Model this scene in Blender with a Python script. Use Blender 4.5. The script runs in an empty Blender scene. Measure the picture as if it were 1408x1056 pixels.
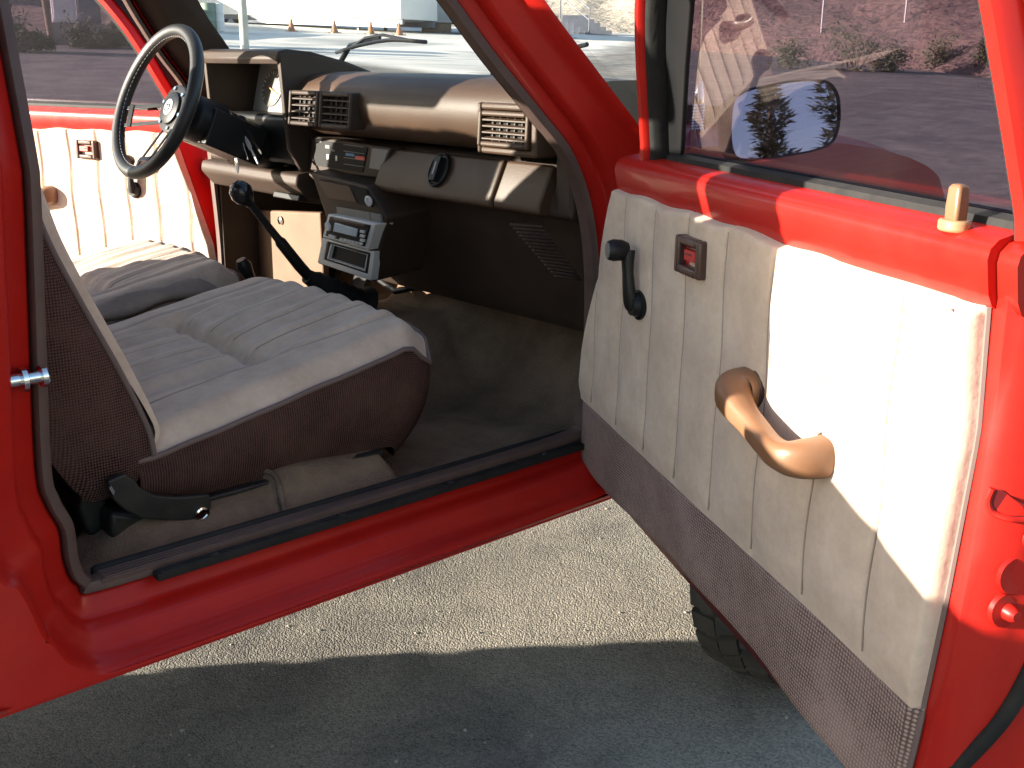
import bpy, bmesh, math, random
from mathutils import Vector, Matrix
random.seed(7)
sc = bpy.context.scene
COL = sc.collection
# ------------------------------------------------------------------ camera
CAM = Vector((-1.434, -2.120, 1.532)); YAW, PITCH, ROLL = map(math.radians, (47.783, -16.257, 0.712)); FPX = 1513.4
_f = Vector((math.cos(YAW)*math.cos(PITCH), math.sin(YAW)*math.cos(PITCH), math.sin(PITCH)))
_r = Vector((math.sin(YAW), -math.cos(YAW), 0)); _u = _r.cross(_f)
_r2 = _r*math.cos(ROLL)+_u*math.sin(ROLL); _u2 = _u*math.cos(ROLL)-_r*math.sin(ROLL)
cam = bpy.data.objects.new('camera', bpy.data.cameras.new('camera')); COL.objects.link(cam)
cam.matrix_world = Matrix(((_r2.x, _u2.x, -_f.x, CAM.x), (_r2.y, _u2.y, -_f.y, CAM.y), (_r2.z, _u2.z, -_f.z, CAM.z), (0, 0, 0, 1)))
cam.data.sensor_width = 36; cam.data.lens = FPX/1408*36; cam.data.clip_start = .02; cam.data.clip_end = 3000
sc.camera = cam
# ------------------------------------------------------------------ light
SUN_EL, SUN_AZ = math.radians(11.3), math.radians(33.6)          # light travels toward +X and -Y
w = bpy.data.worlds.new('World'); sc.world = w; w.use_nodes = True
nt = w.node_tree; sky = nt.nodes.new('ShaderNodeTexSky'); sky.sky_type = 'NISHITA'; sky.sun_disc = False
sky.sun_elevation = SUN_EL; sky.sun_rotation = math.atan2(-math.cos(SUN_AZ), math.sin(SUN_AZ)); sky.dust_density = .6
nt.links.new(sky.outputs[0], nt.nodes['Background'].inputs[0]); nt.nodes['Background'].inputs[1].default_value = 0.10
sl = bpy.data.lights.new('sun', 'SUN'); sl.energy = 5.0; sl.angle = math.radians(.5); sl.color = (1, .91, .77)
so = bpy.data.objects.new('sun', sl); COL.objects.link(so); so.location = (-20, 14, 12)
_t = Vector((math.cos(SUN_AZ)*math.cos(SUN_EL), -math.sin(SUN_AZ)*math.cos(SUN_EL), -math.sin(SUN_EL)))
so.rotation_euler = _t.to_track_quat('-Z', 'Y').to_euler()
sc.view_settings.view_transform = 'Standard'; sc.view_settings.look = 'None'; sc.view_settings.gamma = 1
sc.view_settings.exposure = 2.1
sc.cycles.max_bounces = 10; sc.cycles.transparent_max_bounces = 16; sc.cycles.sample_clamp_indirect = 6

# ------------------------------------------------------------------ materials
def mat(name, col, rough=.6, metal=0, coat=0, spec=.5, noise=None, bump=None, col2=None, weave=None, rvar=0, sheen=0):
    m = bpy.data.materials.new(name); m.use_nodes = True; t = m.node_tree; b = t.nodes['Principled BSDF']
    b.inputs['Base Color'].default_value = (*col, 1); b.inputs['Roughness'].default_value = rough
    b.inputs['Metallic'].default_value = metal; b.inputs['Specular IOR Level'].default_value = spec
    b.inputs['Coat Weight'].default_value = coat; b.inputs['Coat Roughness'].default_value = .05
    if sheen: b.inputs['Sheen Weight'].default_value = sheen; b.inputs['Sheen Roughness'].default_value = .4
    tc = t.nodes.new('ShaderNodeTexCoord')
    def nz(scale, detail=4, ro=.6):
        n = t.nodes.new('ShaderNodeTexNoise'); n.inputs['Scale'].default_value = scale; n.inputs['Detail'].default_value = detail
        n.inputs['Roughness'].default_value = ro; t.links.new(tc.outputs['Object'], n.inputs['Vector']); return n
    def mapr(src, a, bb, lo, hi):
        r = t.nodes.new('ShaderNodeMapRange'); r.inputs[1].default_value = a; r.inputs[2].default_value = bb
        r.inputs[3].default_value = lo; r.inputs[4].default_value = hi; t.links.new(src, r.inputs[0]); return r.outputs[0]
    fac = None
    if noise and col2:
        n = nz(*noise); fac = mapr(n.outputs[0], .35, .65, 0, 1)
    if weave:                                   # woven cloth: rows of small light threads over a dark ground
        v = t.nodes.new('ShaderNodeTexVoronoi'); v.voronoi_dimensions = '2D'; v.inputs['Scale'].default_value = weave; v.inputs['Randomness'].default_value = .12
        t.links.new(tc.outputs['UV'], v.inputs['Vector']); f1 = mapr(v.outputs['Distance'], .22, .48, 0, 1)
        n = nz(7, 8, .75); f2 = mapr(n.outputs[0], .32, .68, .35, 1.3)
        mu = t.nodes.new('ShaderNodeMath'); mu.operation = 'MULTIPLY'; mu.use_clamp = True; t.links.new(f1, mu.inputs[0]); t.links.new(f2, mu.inputs[1]); fac = mu.outputs[0]
        bp = t.nodes.new('ShaderNodeBump'); bp.inputs['Strength'].default_value = .5; bp.inputs['Distance'].default_value = .001
        t.links.new(v.outputs['Distance'], bp.inputs['Height']); t.links.new(bp.outputs[0], b.inputs['Normal'])
    if fac is not None:
        mx = t.nodes.new('ShaderNodeMix'); mx.data_type = 'RGBA'; mx.inputs['A'].default_value = (*col, 1); mx.inputs['B'].default_value = (*col2, 1)
        t.links.new(fac, mx.inputs['Factor']); t.links.new(mx.outputs['Result'], b.inputs['Base Color'])
    if rvar:
        n = nz(6, 6, .7); t.links.new(mapr(n.outputs[0], .3, .7, rough-rvar, rough+rvar), b.inputs['Roughness'])
    if bump:
        n = nz(bump[0], bump[3] if len(bump) > 3 else 3); bp = t.nodes.new('ShaderNodeBump'); bp.inputs['Strength'].default_value = bump[1]; bp.inputs['Distance'].default_value = bump[2]
        t.links.new(n.outputs[0], bp.inputs['Height']); t.links.new(bp.outputs[0], b.inputs['Normal'])
    return m

def glass_mat(name, tint, refl=1.0):
    m = bpy.data.materials.new(name); m.use_nodes = True; t = m.node_tree; t.nodes.clear()
    o = t.nodes.new('ShaderNodeOutputMaterial'); tr = t.nodes.new('ShaderNodeBsdfTransparent'); gl = t.nodes.new('ShaderNodeBsdfGlossy')
    tr.inputs[0].default_value = (*tint, 1); gl.inputs['Roughness'].default_value = .004; gl.inputs[0].default_value = (refl, refl, refl, 1)
    lw = t.nodes.new('ShaderNodeLayerWeight'); lw.inputs[0].default_value = .5; pw = t.nodes.new('ShaderNodeMath'); pw.operation = 'POWER'; pw.inputs[1].default_value = 5
    fr = t.nodes.new('ShaderNodeMath'); fr.operation = 'MULTIPLY_ADD'; fr.inputs[1].default_value = .95; fr.inputs[2].default_value = .055; mx = t.nodes.new('ShaderNodeMixShader')
    t.links.new(lw.outputs['Facing'], pw.inputs[0]); t.links.new(pw.outputs[0], fr.inputs[0]); t.links.new(fr.outputs[0], mx.inputs[0]); t.links.new(tr.outputs[0], mx.inputs[1]); t.links.new(gl.outputs[0], mx.inputs[2]); t.links.new(mx.outputs[0], o.inputs[0])
    return m

M = dict(
 paint=mat('red_paint', (.42, .011, .006), .40, coat=.16, spec=.28, noise=(7, 8, .75), col2=(.35, .009, .006), rvar=.10, bump=(55, .035, .002, 2)),
 velour=mat('tan_velour', (.64, .51, .41), .92, spec=.15, noise=(11, 9, .78), col2=(.48, .37, .29), bump=(70, .30, .003, 9), sheen=.25),
 tweed=mat('brown_tweed', (.115, .062, .05), .95, spec=.1, weave=230, col2=(.022, .012, .010)),
 strip=mat('door_tweed', (.36, .265, .235), .95, spec=.1, weave=205, col2=(.11, .073, .064)),
 piping=mat('piping', (.15, .105, .095), .8),
 dash=mat('brown_vinyl', (.066, .036, .021), .48, spec=.4, noise=(5, 6), col2=(.050, .027, .016), bump=(420, .35, .0012, 3), rvar=.05),
 dashd=mat('dark_brown_plastic', (.045, .029, .021), .55, spec=.3, noise=(7, 5), col2=(.032, .021, .016), bump=(500, .3, .001)),
 trimb=mat('brown_rubber', (.085, .050, .040), .6, noise=(20, 4), col2=(.065, .038, .031), bump=(300, .2, .001)),
 tanp=mat('tan_plastic', (.36, .20, .105), .38, noise=(20, 4), col2=(.32, .175, .09), bump=(400, .15, .001)),
 handle=mat('brown_handle', (.20, .105, .058), .42, noise=(20, 4), col2=(.19, .09, .042), bump=(400, .15, .001)), fpanel=mat('footwell_board', (.15, .088, .05), .7, noise=(8, 5), col2=(.11, .064, .036)),
 brownp=mat('brown_plastic', (.075, .04, .032), .3, noise=(20, 4), col2=(.055, .03, .025)),
 black=mat('black_plastic', (.009, .009, .010), .42, spec=.3, rvar=.08, bump=(300, .15, .001)),
 rubber=mat('black_rubber', (.010, .010, .011), .7, spec=.25, noise=(30, 5), col2=(.02, .019, .018), bump=(200, .3, .001)),
 hole=mat('recess_shade', (.004, .004, .004), .8),  # near-black plates: the shade of recesses is put into this colour
 metal=mat('black_metal', (.012, .012, .012), .45, spec=.35, noise=(30, 5), col2=(.028, .025, .022), rvar=.1),
 chrome=mat('chrome', (.75, .75, .76), .12, metal=1),
 silver=mat('silver_plastic', (.55, .56, .58), .35, metal=.0, rvar=.08),
 grey=mat('grey_plastic', (.17, .165, .16), .5, noise=(12, 5), col2=(.145, .14, .135)),
 lcd=mat('lcd_glass', (.42, .50, .58), .12),
 white=mat('white_print', (.75, .75, .72), .5), orange=mat('orange_needle', (.7, .25, .04), .5), redp=mat('red_plastic', (.45, .02, .02), .4), bluep=mat('blue_mark', (.05, .15, .3), .5),
 carpet=mat('brown_carpet', (.29, .20, .138), 1, spec=.05, noise=(9, 7, .7), col2=(.185, .125, .085), bump=(260, .9, .006, 5)),
 carpetl=mat('tan_carpet', (.26, .185, .135), 1, spec=.05, noise=(9, 7, .7), col2=(.125, .087, .06), bump=(260, .8, .005, 5)),
 glass=glass_mat('tinted_glass', (.56, .50, .57)), screen=glass_mat('clear_glass', (.93, .95, .95)),
 cluster=mat('lens_glare_cluster', (.34, .34, .32), .4), dialm=mat('dial_face', (.10, .10, .10), .4),  # glare of the sunlit lens put into the paler cluster and dial colours
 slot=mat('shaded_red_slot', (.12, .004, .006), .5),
 mirror=mat('mirror_silver', (.60, .61, .66), .01, metal=1),
 under=mat('underbody', (.03, .028, .027), .8, noise=(8, 5), col2=(.05, .045, .04)),
 tread=mat('tyre_rubber', (.022, .022, .022), .75, noise=(12, 6), col2=(.05, .046, .042), bump=(120, .4, .002)),
)
M['padm'] = mat('grey_brown_cloth', (.27, .215, .18), .9, noise=(14, 7, .7), col2=(.2, .155, .13), bump=(70, .3, .003, 8))
M['seam'] = mat('seam_thread_shade', (.33, .26, .21), .9)  # stitched seams, darker than the velour so crease shade is in the colour
# ------------------------------------------------------------------ mesh helpers
def link(name, me, parent=None):
    o = bpy.data.objects.new(name, me); COL.objects.link(o)
    if parent: o.parent = parent
    return o
def finish(name, bm, m, parent=None, sharp=38, bevel=0, sub=0, solid=0, recalc=True):
    if recalc: bmesh.ops.recalc_face_normals(bm, faces=bm.faces)
    a = math.radians(sharp)
    for f in bm.faces: f.smooth = True
    for e in bm.edges:
        if len(e.link_faces) == 2 and e.calc_face_angle(0) > a: e.smooth = False
    me = bpy.data.meshes.new(name); bm.to_mesh(me); bm.free()
    for x in (m if isinstance(m, (list, tuple)) else [m]): me.materials.append(x)
    o = link(name, me, parent)
    if solid: md = o.modifiers.new('s', 'SOLIDIFY'); md.thickness = solid; md.offset = 0
    if bevel: md = o.modifiers.new('b', 'BEVEL'); md.width = bevel; md.segments = 3; md.limit_method = 'ANGLE'; md.angle_limit = math.radians(35); md.harden_normals = False
    if sub: md = o.modifiers.new('u', 'SUBSURF'); md.levels = sub; md.render_levels = sub
    return o
def tag(o, label=None, cat=None, group=None, kind=None):
    for k, v in (('label', label), ('category', cat), ('group', group), ('kind', kind)):
        if v: o[k] = v
    return o
ID = lambda p: Vector(p)
def b_box(bm, lo, hi, T=ID, mi=0):
    v = [bm.verts.new(T((x, y, z))) for z in (lo[2], hi[2]) for x, y in ((lo[0], lo[1]), (hi[0], lo[1]), (hi[0], hi[1]), (lo[0], hi[1]))]
    fs = [bm.faces.new([v[i] for i in q]) for q in ((0, 3, 2, 1), (4, 5, 6, 7), (0, 1, 5, 4), (1, 2, 6, 5), (2, 3, 7, 6), (3, 0, 4, 7))]
    for f in fs: f.material_index = mi
    return fs
def b_loft(bm, rings, close=True, caps=True, mi=0, loop=False):
    R = [[bm.verts.new(Vector(p)) for p in r] for r in rings]; n = len(R[0]); fs = []
    pairs = list(zip(R, R[1:])) + ([(R[-1], R[0])] if loop else [])
    for a, b in pairs:
        for i in range(n if close else n-1):
            j = (i+1) % n; fs.append(bm.faces.new((a[i], a[j], b[j], b[i])))
    if caps and close and not loop: fs += [bm.faces.new(R[0][::-1]), bm.faces.new(R[-1])]
    for f in fs: f.material_index = mi
    return fs
def b_prism(bm, poly, T0, mi=0):                # poly 2-D, T0(p, k) with k = 0, 1 gives the two ends
    return b_loft(bm, [[T0(p, 0) for p in poly], [T0(p, 1) for p in poly]], mi=mi)
def b_tube(bm, pts, r, n=10, mi=0, flat=1, loop=False, up=None):
    pts = [Vector(p) for p in pts]; rings = []; N = len(pts); prev = None
    for i, p in enumerate(pts):
        a = pts[i-1] if (i or loop) else p; b = pts[(i+1) % N] if (i < N-1 or loop) else p
        t = (b-a).normalized()
        u = prev if prev is not None else (Vector(up) if up else (Vector((0, 0, 1)) if abs(t.z) < .9 else Vector((1, 0, 0))))
        u = (u - t*u.dot(t)).normalized(); s = t.cross(u); prev = u
        rr = r[i] if isinstance(r, (list, tuple)) else r
        rings.append([p + u*rr*math.cos(k*2*math.pi/n)*flat + s*rr*math.sin(k*2*math.pi/n) for k in range(n)])
    return b_loft(bm, rings, mi=mi, loop=loop)
def spline(P, per=6, loop=False):               # Catmull-Rom through tuples of any length
    out = []; N = len(P)
    for i in range(N if loop else N-1):
        g = lambda k: P[k % N] if loop else P[max(0, min(N-1, k))]
        p0, p1, p2, p3 = g(i-1), g(i), g(i+1), g(i+2)
        for s in range(per):
            t = s/per
            out.append(tuple(.5*((2*b)+(-a+c)*t+(2*a-5*b+4*c-d)*t*t+(-a+3*b-3*c+d)*t**3) for a, b, c, d in zip(p0, p1, p2, p3)))
    if not loop: out.append(tuple(P[-1]))
    return out
def b_lathe(bm, prof, c, ax, n=24, mi=0, closed=False):   # prof (r, h) along axis ax from c
    ax = Vector(ax).normalized(); u = ax.orthogonal().normalized(); v = ax.cross(u); c = Vector(c)
    rings = [[c+ax*h+(u*math.cos(2*math.pi*k/n)+v*math.sin(2*math.pi*k/n))*r for k in range(n)] for r, h in prof]
    return b_loft(bm, rings, mi=mi, caps=not closed, loop=closed)
def b_grid(bm, f, us, vs, uvf=None, mi=0):
    V = [[bm.verts.new(Vector(f(u, v))) for u in us] for v in vs]
    lay = bm.loops.layers.uv.verify() if uvf else None
    for j in range(len(vs)-1):
        for i in range(len(us)-1):
            fc = bm.faces.new((V[j][i], V[j][i+1], V[j+1][i+1], V[j+1][i])); fc.material_index = mi
            if uvf:
                for l, (a, b) in zip(fc.loops, ((i, j), (i+1, j), (i+1, j+1), (i, j+1))): l[lay].uv = uvf(us[a], vs[b])
    return V
def lin(a, b, n): return [a+(b-a)*i/(n-1) for i in range(n)]
def ss(x, a, b):
    t = max(0, min(1, (x-a)/(b-a))); return t*t*(3-2*t)
def lerp(x, xs, ys):
    if x <= xs[0]: return ys[0]
    for a, b, c, d in zip(xs, xs[1:], ys, ys[1:]):
        if x <= b: return c+(d-c)*(x-a)/(b-a)
    return ys[-1]
def in_poly_clip(bm, poly2, axis_fn): pass

# pixel of the photograph -> point of a plane (used to read the real sizes of things off the photograph)
def ray(u, v):
    return _f + _r2*((u-704)/FPX) - _u2*((v-528)/FPX)
def on(u, v, P, n):
    d = ray(u, v); n = Vector(n); return CAM + d*((Vector(P)-CAM).dot(n)/d.dot(n))
GZ = .20                                            # ground level under the truck
def terr(x, y):
    r = math.hypot(x, y); return GZ+(.0148*x+.0547*y)*ss(r, 4, 12)
def ground_at(u, v, dist=None):
    d = ray(u, v); t = 3.
    for _ in range(4000):
        p = CAM+d*t
        if p.z <= terr(p.x, p.y): break
        t += .04
    return CAM+d*t

# ================================================================== the pickup truck
truck = bpy.data.objects.new('pickup_truck', None); COL.objects.link(truck)
tag(truck, 'red pickup truck with both doors open showing tan and brown interior', 'pickup truck')
tumble = lambda z: .30*max(0, z-1.40)

# ---- body: door apertures, pillars, sills
AP = [(-.905, .838), (-.45, .842), (-.05, .846), (.015, .875), (.034, .98), (.026, 1.2), (-.022, 1.345), (-.114, 1.458), (-.19, 1.545), (-.254, 1.628), (-.36, 1.765), (-.45, 1.87),
      (-.53, 1.925), (-.72, 1.935), (-.885, 1.925), (-.945, 1.87), (-.957, 1.6), (-.963, 1.40), (-.973, 1.25), (-.988, 1.03), (-.982, .975), (-.968, .935), (-.966, .885), (-.952, .85)]
APS = {-1: spline(AP, 5, True), 1: spline([(x+.065*ss(z, 1.22, 1.46) if x > -.40 and z > 1 else x, z) for x, z in AP], 5, True)}
def ring_pts(off, s=-1):
    out = []; N = len(APS[s])
    for i, p in enumerate(APS[s]):
        a, b = APS[s][i-3], APS[s][(i+3) % N]; dx, dz = b[0]-a[0], b[1]-a[1]; L = math.hypot(dx, dz)
        o2 = off*(1-.24*ss(.97-p[1], 0, .10)) if off > .05 else off
        if s < 0 and off > .036 and p[0] > -.5: o2 *= 1-.24*ss(p[1], 1.28, 1.42)
        out.append((p[0]+dz/L*o2, p[1]-dx/L*o2, p[1]))
    return out
def ring(profile, sgn):
    rs = []
    for off, yo in profile:
        rs.append([(x, sgn*(.735+yo-tumble(zz)), z) for x, z, zz in ring_pts(off, sgn)])
    return rs
JAMB = [(.004, -.03), (.006, -.012), (.012, -.004), (.034, .002), (.040, .010), (.044, .030), (.050, .036), (.083, .046), (.092, .055), (.098, .070), (.102, .084), (.110, .090)]
OUT = {}
for s in (-1, 1): OUT[s] = [(x, s*(.735+.090-tumble(zz)), z) for x, z, zz in ring_pts(.110, s)]
# sill flange below the rocker, rear quarter of the cab
for s in (-1, 1):
    bm = bmesh.new(); b_loft(bm, ring(JAMB, s), close=True, caps=False)
    prof = [(-.825, .760), (-.819, .751), (-.806, .747), (-.801, .746), (-.801, .736), (-.797, .736), (-.795, .747)]
    b_loft(bm, [[(x, y*-s, z) for y, z in prof] for x in (-1.135, .14)], close=False, caps=False)
    col = [(p[0], p[1], p[2]) for p in OUT[s] if p[0] < -.90 and p[2] < 1.99 and not (p[2] > 1.9 and p[0] > -1.0)]
    col.sort(key=lambda p: p[2])
    b_loft(bm, [[p for p in col], [(min(p[0]-.002, -1.085), p[1], p[2]) for p in col], [(-1.115, p[1]*.985, p[2]) for p in col], [(-1.135, p[1]*.94, p[2]) for p in col]], close=False, caps=False)
    finish('cab_side', bm, M['paint'], truck, sharp=50)
# roof and back wall
bm = bmesh.new()
top = [p for p in OUT[-1] if p[2] > 1.9]; top.sort(key=lambda p: p[0])
xs = lin(-1.135, -.43, 12)
b_grid(bm, lambda x, t: (x, t*(.66-.03*ss(x, -.6, -.43)), 2.055-.035*t*t-.05*ss(abs(t), .85, 1)-.10*ss(x, -.62, -.43)-.05*ss(-x, 1.06, 1.165)), xs, lin(-1, 1, 17))
finish('roof', bm, M['paint'], truck, solid=.012)
bm = bmesh.new()
XB = -1.12
def wallrect(y0, y1, z0, z1): b_box(bm, (XB-.015, y0, z0), (XB+.015, y1, z1))
wallrect(-.79, .79, .74, 1.54); wallrect(-.68, .68, 1.90, 2.0)
for s in (-1, 1):
    b_prism(bm, [(s*.79, 1.542), (s*.635, 1.542), (s*.615, 1.898), (s*.66, 1.898)], lambda p, k: (XB-.014+.028*k, p[0], p[1]))
finish('back_wall', bm, M['paint'], truck, bevel=.004)
bm = bmesh.new(); b_box(bm, (XB-.003, -.625, 1.545), (XB+.003, .625, 1.895)); finish('rear_window', bm, M['screen'], truck)
# pillar lining, aperture trim
SEAL = [(-.011, -.022), (-.012, -.006), (-.010, .000), (-.003, .004), (.003, .004), (.0055, .001), (.006, -.012), (-.003, -.024)]
for s in (-1, 1):
    bm = bmesh.new(); b_loft(bm, ring(SEAL, s), close=True, caps=False, loop=True)
    finish('aperture_trim', bm, M['trimb'], truck, sharp=40)
for s in (-1, 1):
    bm = bmesh.new()                                   # inner lining of the windscreen pillars
    pl = [p for p in zip(ring_pts(-.01 if s < 0 else .012, s), ring_pts(.07 if s < 0 else .118, s)) if p[0][0] > -.47 and p[0][1] > 1.40]
    b_loft(bm, [[(a[0], s*(.715-tumble(a[2])), a[1]) for a, b in pl], [(a[0]*.5+b[0]*.5, s*(.685-tumble(a[2])), a[1]*.5+b[1]*.5) for a, b in pl], [(b[0]+.02, s*(.675-tumble(b[2])), b[1]+.01) for a, b in pl]]+([[(b[0]+.02, s*(.828-tumble(b[2])), b[1]+.012) for a, b in pl]] if s > 0 else []), close=False, caps=False)
    finish('pillar_lining', bm, M['dashd'], truck, solid=.006)
bm = bmesh.new()                                    # header lining
b_grid(bm, lambda x, t: (x, t*.60, 1.965-.02*t*t-.06*ss(x, -.62, -.46)), lin(-1.12, -.46, 8), lin(-1, 1, 9)); finish('headliner', bm, M['grey'], truck, solid=.01)

# ---- windscreen
def ws(t, h):                                       # t across -1..1, h 0..1 up
    z = 1.468+.47*h; hw = .70-.30*.45*h
    return (.215-.045*t*t-.62*h, t*hw, z)
bm = bmesh.new(); b_grid(bm, ws, lin(-1, 1, 17), lin(-.12, 1.0, 6)); finish('windscreen', bm, M['screen'], truck)
bm = bmesh.new()
b_tube(bm, [ws(t, -.10) for t in lin(-1, 1, 17)], .012, 8); finish('windscreen_seal', bm, M['rubber'], truck)
for s in (-1, 1):
    edge_ = [p for p in zip(ring_pts(.118, s), ring_pts(0, s)) if p[1][0] > -.47 and p[1][1] > 1.38]
    bm = bmesh.new(); b_tube(bm, [(a[0], s*(.785-tumble(a[2])), a[1]) for a, b in edge_], .008, 8)
    finish('pillar_seal', bm, M['rubber'], truck)

# ---- front end: bonnet, wings, cowl
def nose(t, x):                                     # t -1..1 across
    e = (abs(t))
    zc = lerp(x, (.10, .4, .68, .84, 1.0, 1.10, 1.19, 1.25, 1.29, 1.31), (1.425, 1.42, 1.412, 1.394, 1.367, 1.342, 1.308, 1.262, 1.21, 1.15))
    hw = lerp(x, (.1, .8, 1.15, 1.31), (.825, .815, .795, .76))
    z = zc-.010*e*e-.025*ss(e, .86, 1.0)
    return (x, t*hw, z)
ts = [-1, -.985, -.95, -.9, -.85, -.8, -.6, -.3, 0, .3, .6, .8, .85, .9, .95, .985, 1]
xs = [.125, .2, .3, .45, .6, .72, .84, .94, 1.02, 1.10, 1.15, 1.19, 1.22, 1.25, 1.27, 1.29, 1.30, 1.31]
bm = bmesh.new(); b_grid(bm, nose, ts, xs); finish('bonnet', bm, M['paint'], truck, sharp=70)
for s in (-1, 1):
    bm = bmesh.new()                                # wing side with a round wheel arch
    pts = []
    cx, cz, R = .62, .58, .49
    us = lin(.118, 1.31, 60)
    def low(x):
        d = abs(x-cx)
        return max(.72, cz+math.sqrt(max(0, R*R-d*d))) if d < R else .72
    b_grid(bm, lambda x, v: (x, s*(lerp(x, (.1, .8, 1.15, 1.31), (.825, .815, .795, .76))+.018*math.sin(math.pi*v)), low(x)+(nose(1, x)[2]-low(x))*v), us, lin(0, 1, 10))
    b_tube(bm, [(cx+R*math.cos(a), s*.80, cz+R*math.sin(a)) for a in lin(.6, 2.54, 24)], .014, 6)
    finish('front_wing', bm, M['paint'], truck, sharp=60)
bm = bmesh.new()
b_box(bm, (1.27, -.745, .74), (1.312, .745, 1.14)); finish('front_panel', bm, M['paint'], truck, bevel=.01)
bm = bmesh.new(); b_grid(bm, lambda x, t: (x, t*.70, 1.425+(x < .16)*.01-.02*t*t), [.12, .15, .2, .25, .32], lin(-1, 1, 9)); finish('cowl_panel', bm, M['paint'], truck)

# ---- underbody, chassis, wheels, bed
bm = bmesh.new(); b_box(bm, (-1.2, -.76, .755), (.15, .76, .775)); finish('floor_pan', bm, M['under'], truck)
for s in (-1, 1):
    bm = bmesh.new(); b_box(bm, (-3.2, s*.42-.04, .665), (1.25, s*.42+.04, .745)); finish('chassis_rail', bm, M['under'], truck, bevel=.006)
for nm, x in (('front_axle', .61), ('rear_axle', -2.22)):
    bm = bmesh.new(); b_tube(bm, [(x, -.6, GZ+.38), (x, .6, GZ+.38)], .045, 12); b_lathe(bm, [(.02, -.14), (.13, -.06), (.13, .06), (.02, .14)], (x, .15, GZ+.38), (1, 0, 0), 16); finish(nm, bm, M['under'], truck)
def wheel(x, y, s, steer=0):
    bm = bmesh.new()
    R, hw, ZW = .40, .125, GZ+.385
    prof = [(.20, -hw+.01), (.27, -hw-.006), (.34, -hw-.004), (.372, -hw+.008), (.385, -hw+.025), (.386, 0), (.385, hw-.025), (.372, hw-.008), (.34, hw+.004), (.27, hw+.006), (.20, hw-.01)]
    b_lathe(bm, prof, (x, y, ZW), (0, 1, 0), 72, closed=True)
    for k in range(34):                             # tread blocks
        for j, (off, w0, w1) in enumerate(((0, -.128, -.075), (.5, -.070, -.028), (.1, -.023, .023), (.5, .028, .070), (0, .075, .128))):
            a0 = (k+off)*2*math.pi/34; a1 = a0+2*math.pi/34*.74
            sk = .05 if j in (1, 3) else .0
            r0, r1 = .375, (.400 if j in (1, 2, 3) else .396)
            P = []
            for rr in (r0, r1):
                for (a, w) in ((a0, w0), (a1, w0), (a1+sk, w1), (a0+sk, w1)):
                    rw = rr-(.012 if abs(w) > .12 else 0)
                    P.append(bm.verts.new((x+rw*math.cos(a), y+w, ZW+rw*math.sin(a))))
            for q in ((4, 5, 6, 7), (0, 1, 5, 4), (1, 2, 6, 5), (2, 3, 7, 6), (3, 0, 4, 7)): bm.faces.new([P[i] for i in q])
    SM = Matrix.Translation((x, y, 0)) @ Matrix.Rotation(steer, 4, 'Z') @ Matrix.Translation((-x, -y, 0)); bm.transform(SM)
    t = finish('wheel', bm, M['tread'], truck, sharp=30)
    bm = bmesh.new(); b_lathe(bm, [(.205, -.10), (.205, .09), (.19, .095), (.185, .06), (.10, .03), (.07, .07), (.0005, .075)], (x, y, ZW), (0, s, 0), 40); bm.transform(SM); finish('rim', bm, M['silver'], t)
for s in (-1, 1): wheel(.61, s*.865, s, math.radians(17)); wheel(-2.22, s*.80, s)
bm = bmesh.new()
RAIL = 1.295
for s in (-1, 1):
    us = lin(-3.3, -1.26, 60); cx, cz, R = -2.22, .58, .5
    low2 = lambda x: max(.85, cz+math.sqrt(max(0, R*R-(x-cx)**2))) if abs(x-cx) < R else .85
    b_grid(bm, lambda x, v: (x, s*(.80+.022*math.sin(math.pi*v)), low2(x)+(RAIL-low2(x))*v), us, lin(0, 1, 8))
    b_box(bm, (-3.3, s*.80-.025 if s > 0 else -.80-.02, RAIL), (-1.26, s*.80+.02 if s > 0 else -.80+.025, RAIL+.03))
    b_grid(bm, lambda x, v: (x, s*.70, .87+(RAIL-.87)*v), [-3.28, -1.28], [0, 1])
b_box(bm, (-1.30, -.79, .87), (-1.26, .79, RAIL)); b_box(bm, (-3.30, -.79, .87), (-3.26, .79, RAIL)); b_box(bm, (-3.26, -.7, .87), (-1.30, .7, .90))
finish('cargo_bed', bm, M['paint'], truck, sharp=50)

# ---- right sill: scuff plate and seals
def sill_strip(name, y0, y1, z0, h, m, x0=-.93, x1=.0, ribs=0, bev=.003):
    bm = bmesh.new(); b_box(bm, (x0, y0, z0), (x1, y1, z0+h))
    for k in range(ribs):
        yy = y0+(y1-y0)*(k+.5)/ribs; b_box(bm, (x0+.005, yy-.0015, z0+h-.001), (x1-.005, yy+.0015, z0+h+.002))
    return finish(name, bm, m, truck, bevel=bev)
for s in (-1, 1):
    a = lambda p, q_: (min(s*p, s*q_), max(s*p, s*q_))
    y0, y1 = a(.692, .707); sill_strip('sill_seal', y0, y1, .834, .021, M['rubber'], bev=.008)
    y0, y1 = a(.708, .738); sp = sill_strip('scuff_plate', y0, y1, .838, .012, M['trimb'], ribs=4)
    y0, y1 = a(.742, .760); st = sill_strip('step_strip', y0, y1, .832, .011, M['rubber'], x0=-.86, x1=-.01, ribs=3)
    for k, x in enumerate((-.77, -.55, -.33, -.11)):
        bm = bmesh.new(); b_lathe(bm, [(.0065, 0), (.006, .003), (.003, .0045), (.0005, .0035)], (x, s*.751, .8425), (0, 0, 1), 14); finish('screw', bm, M['metal'], st)

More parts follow.
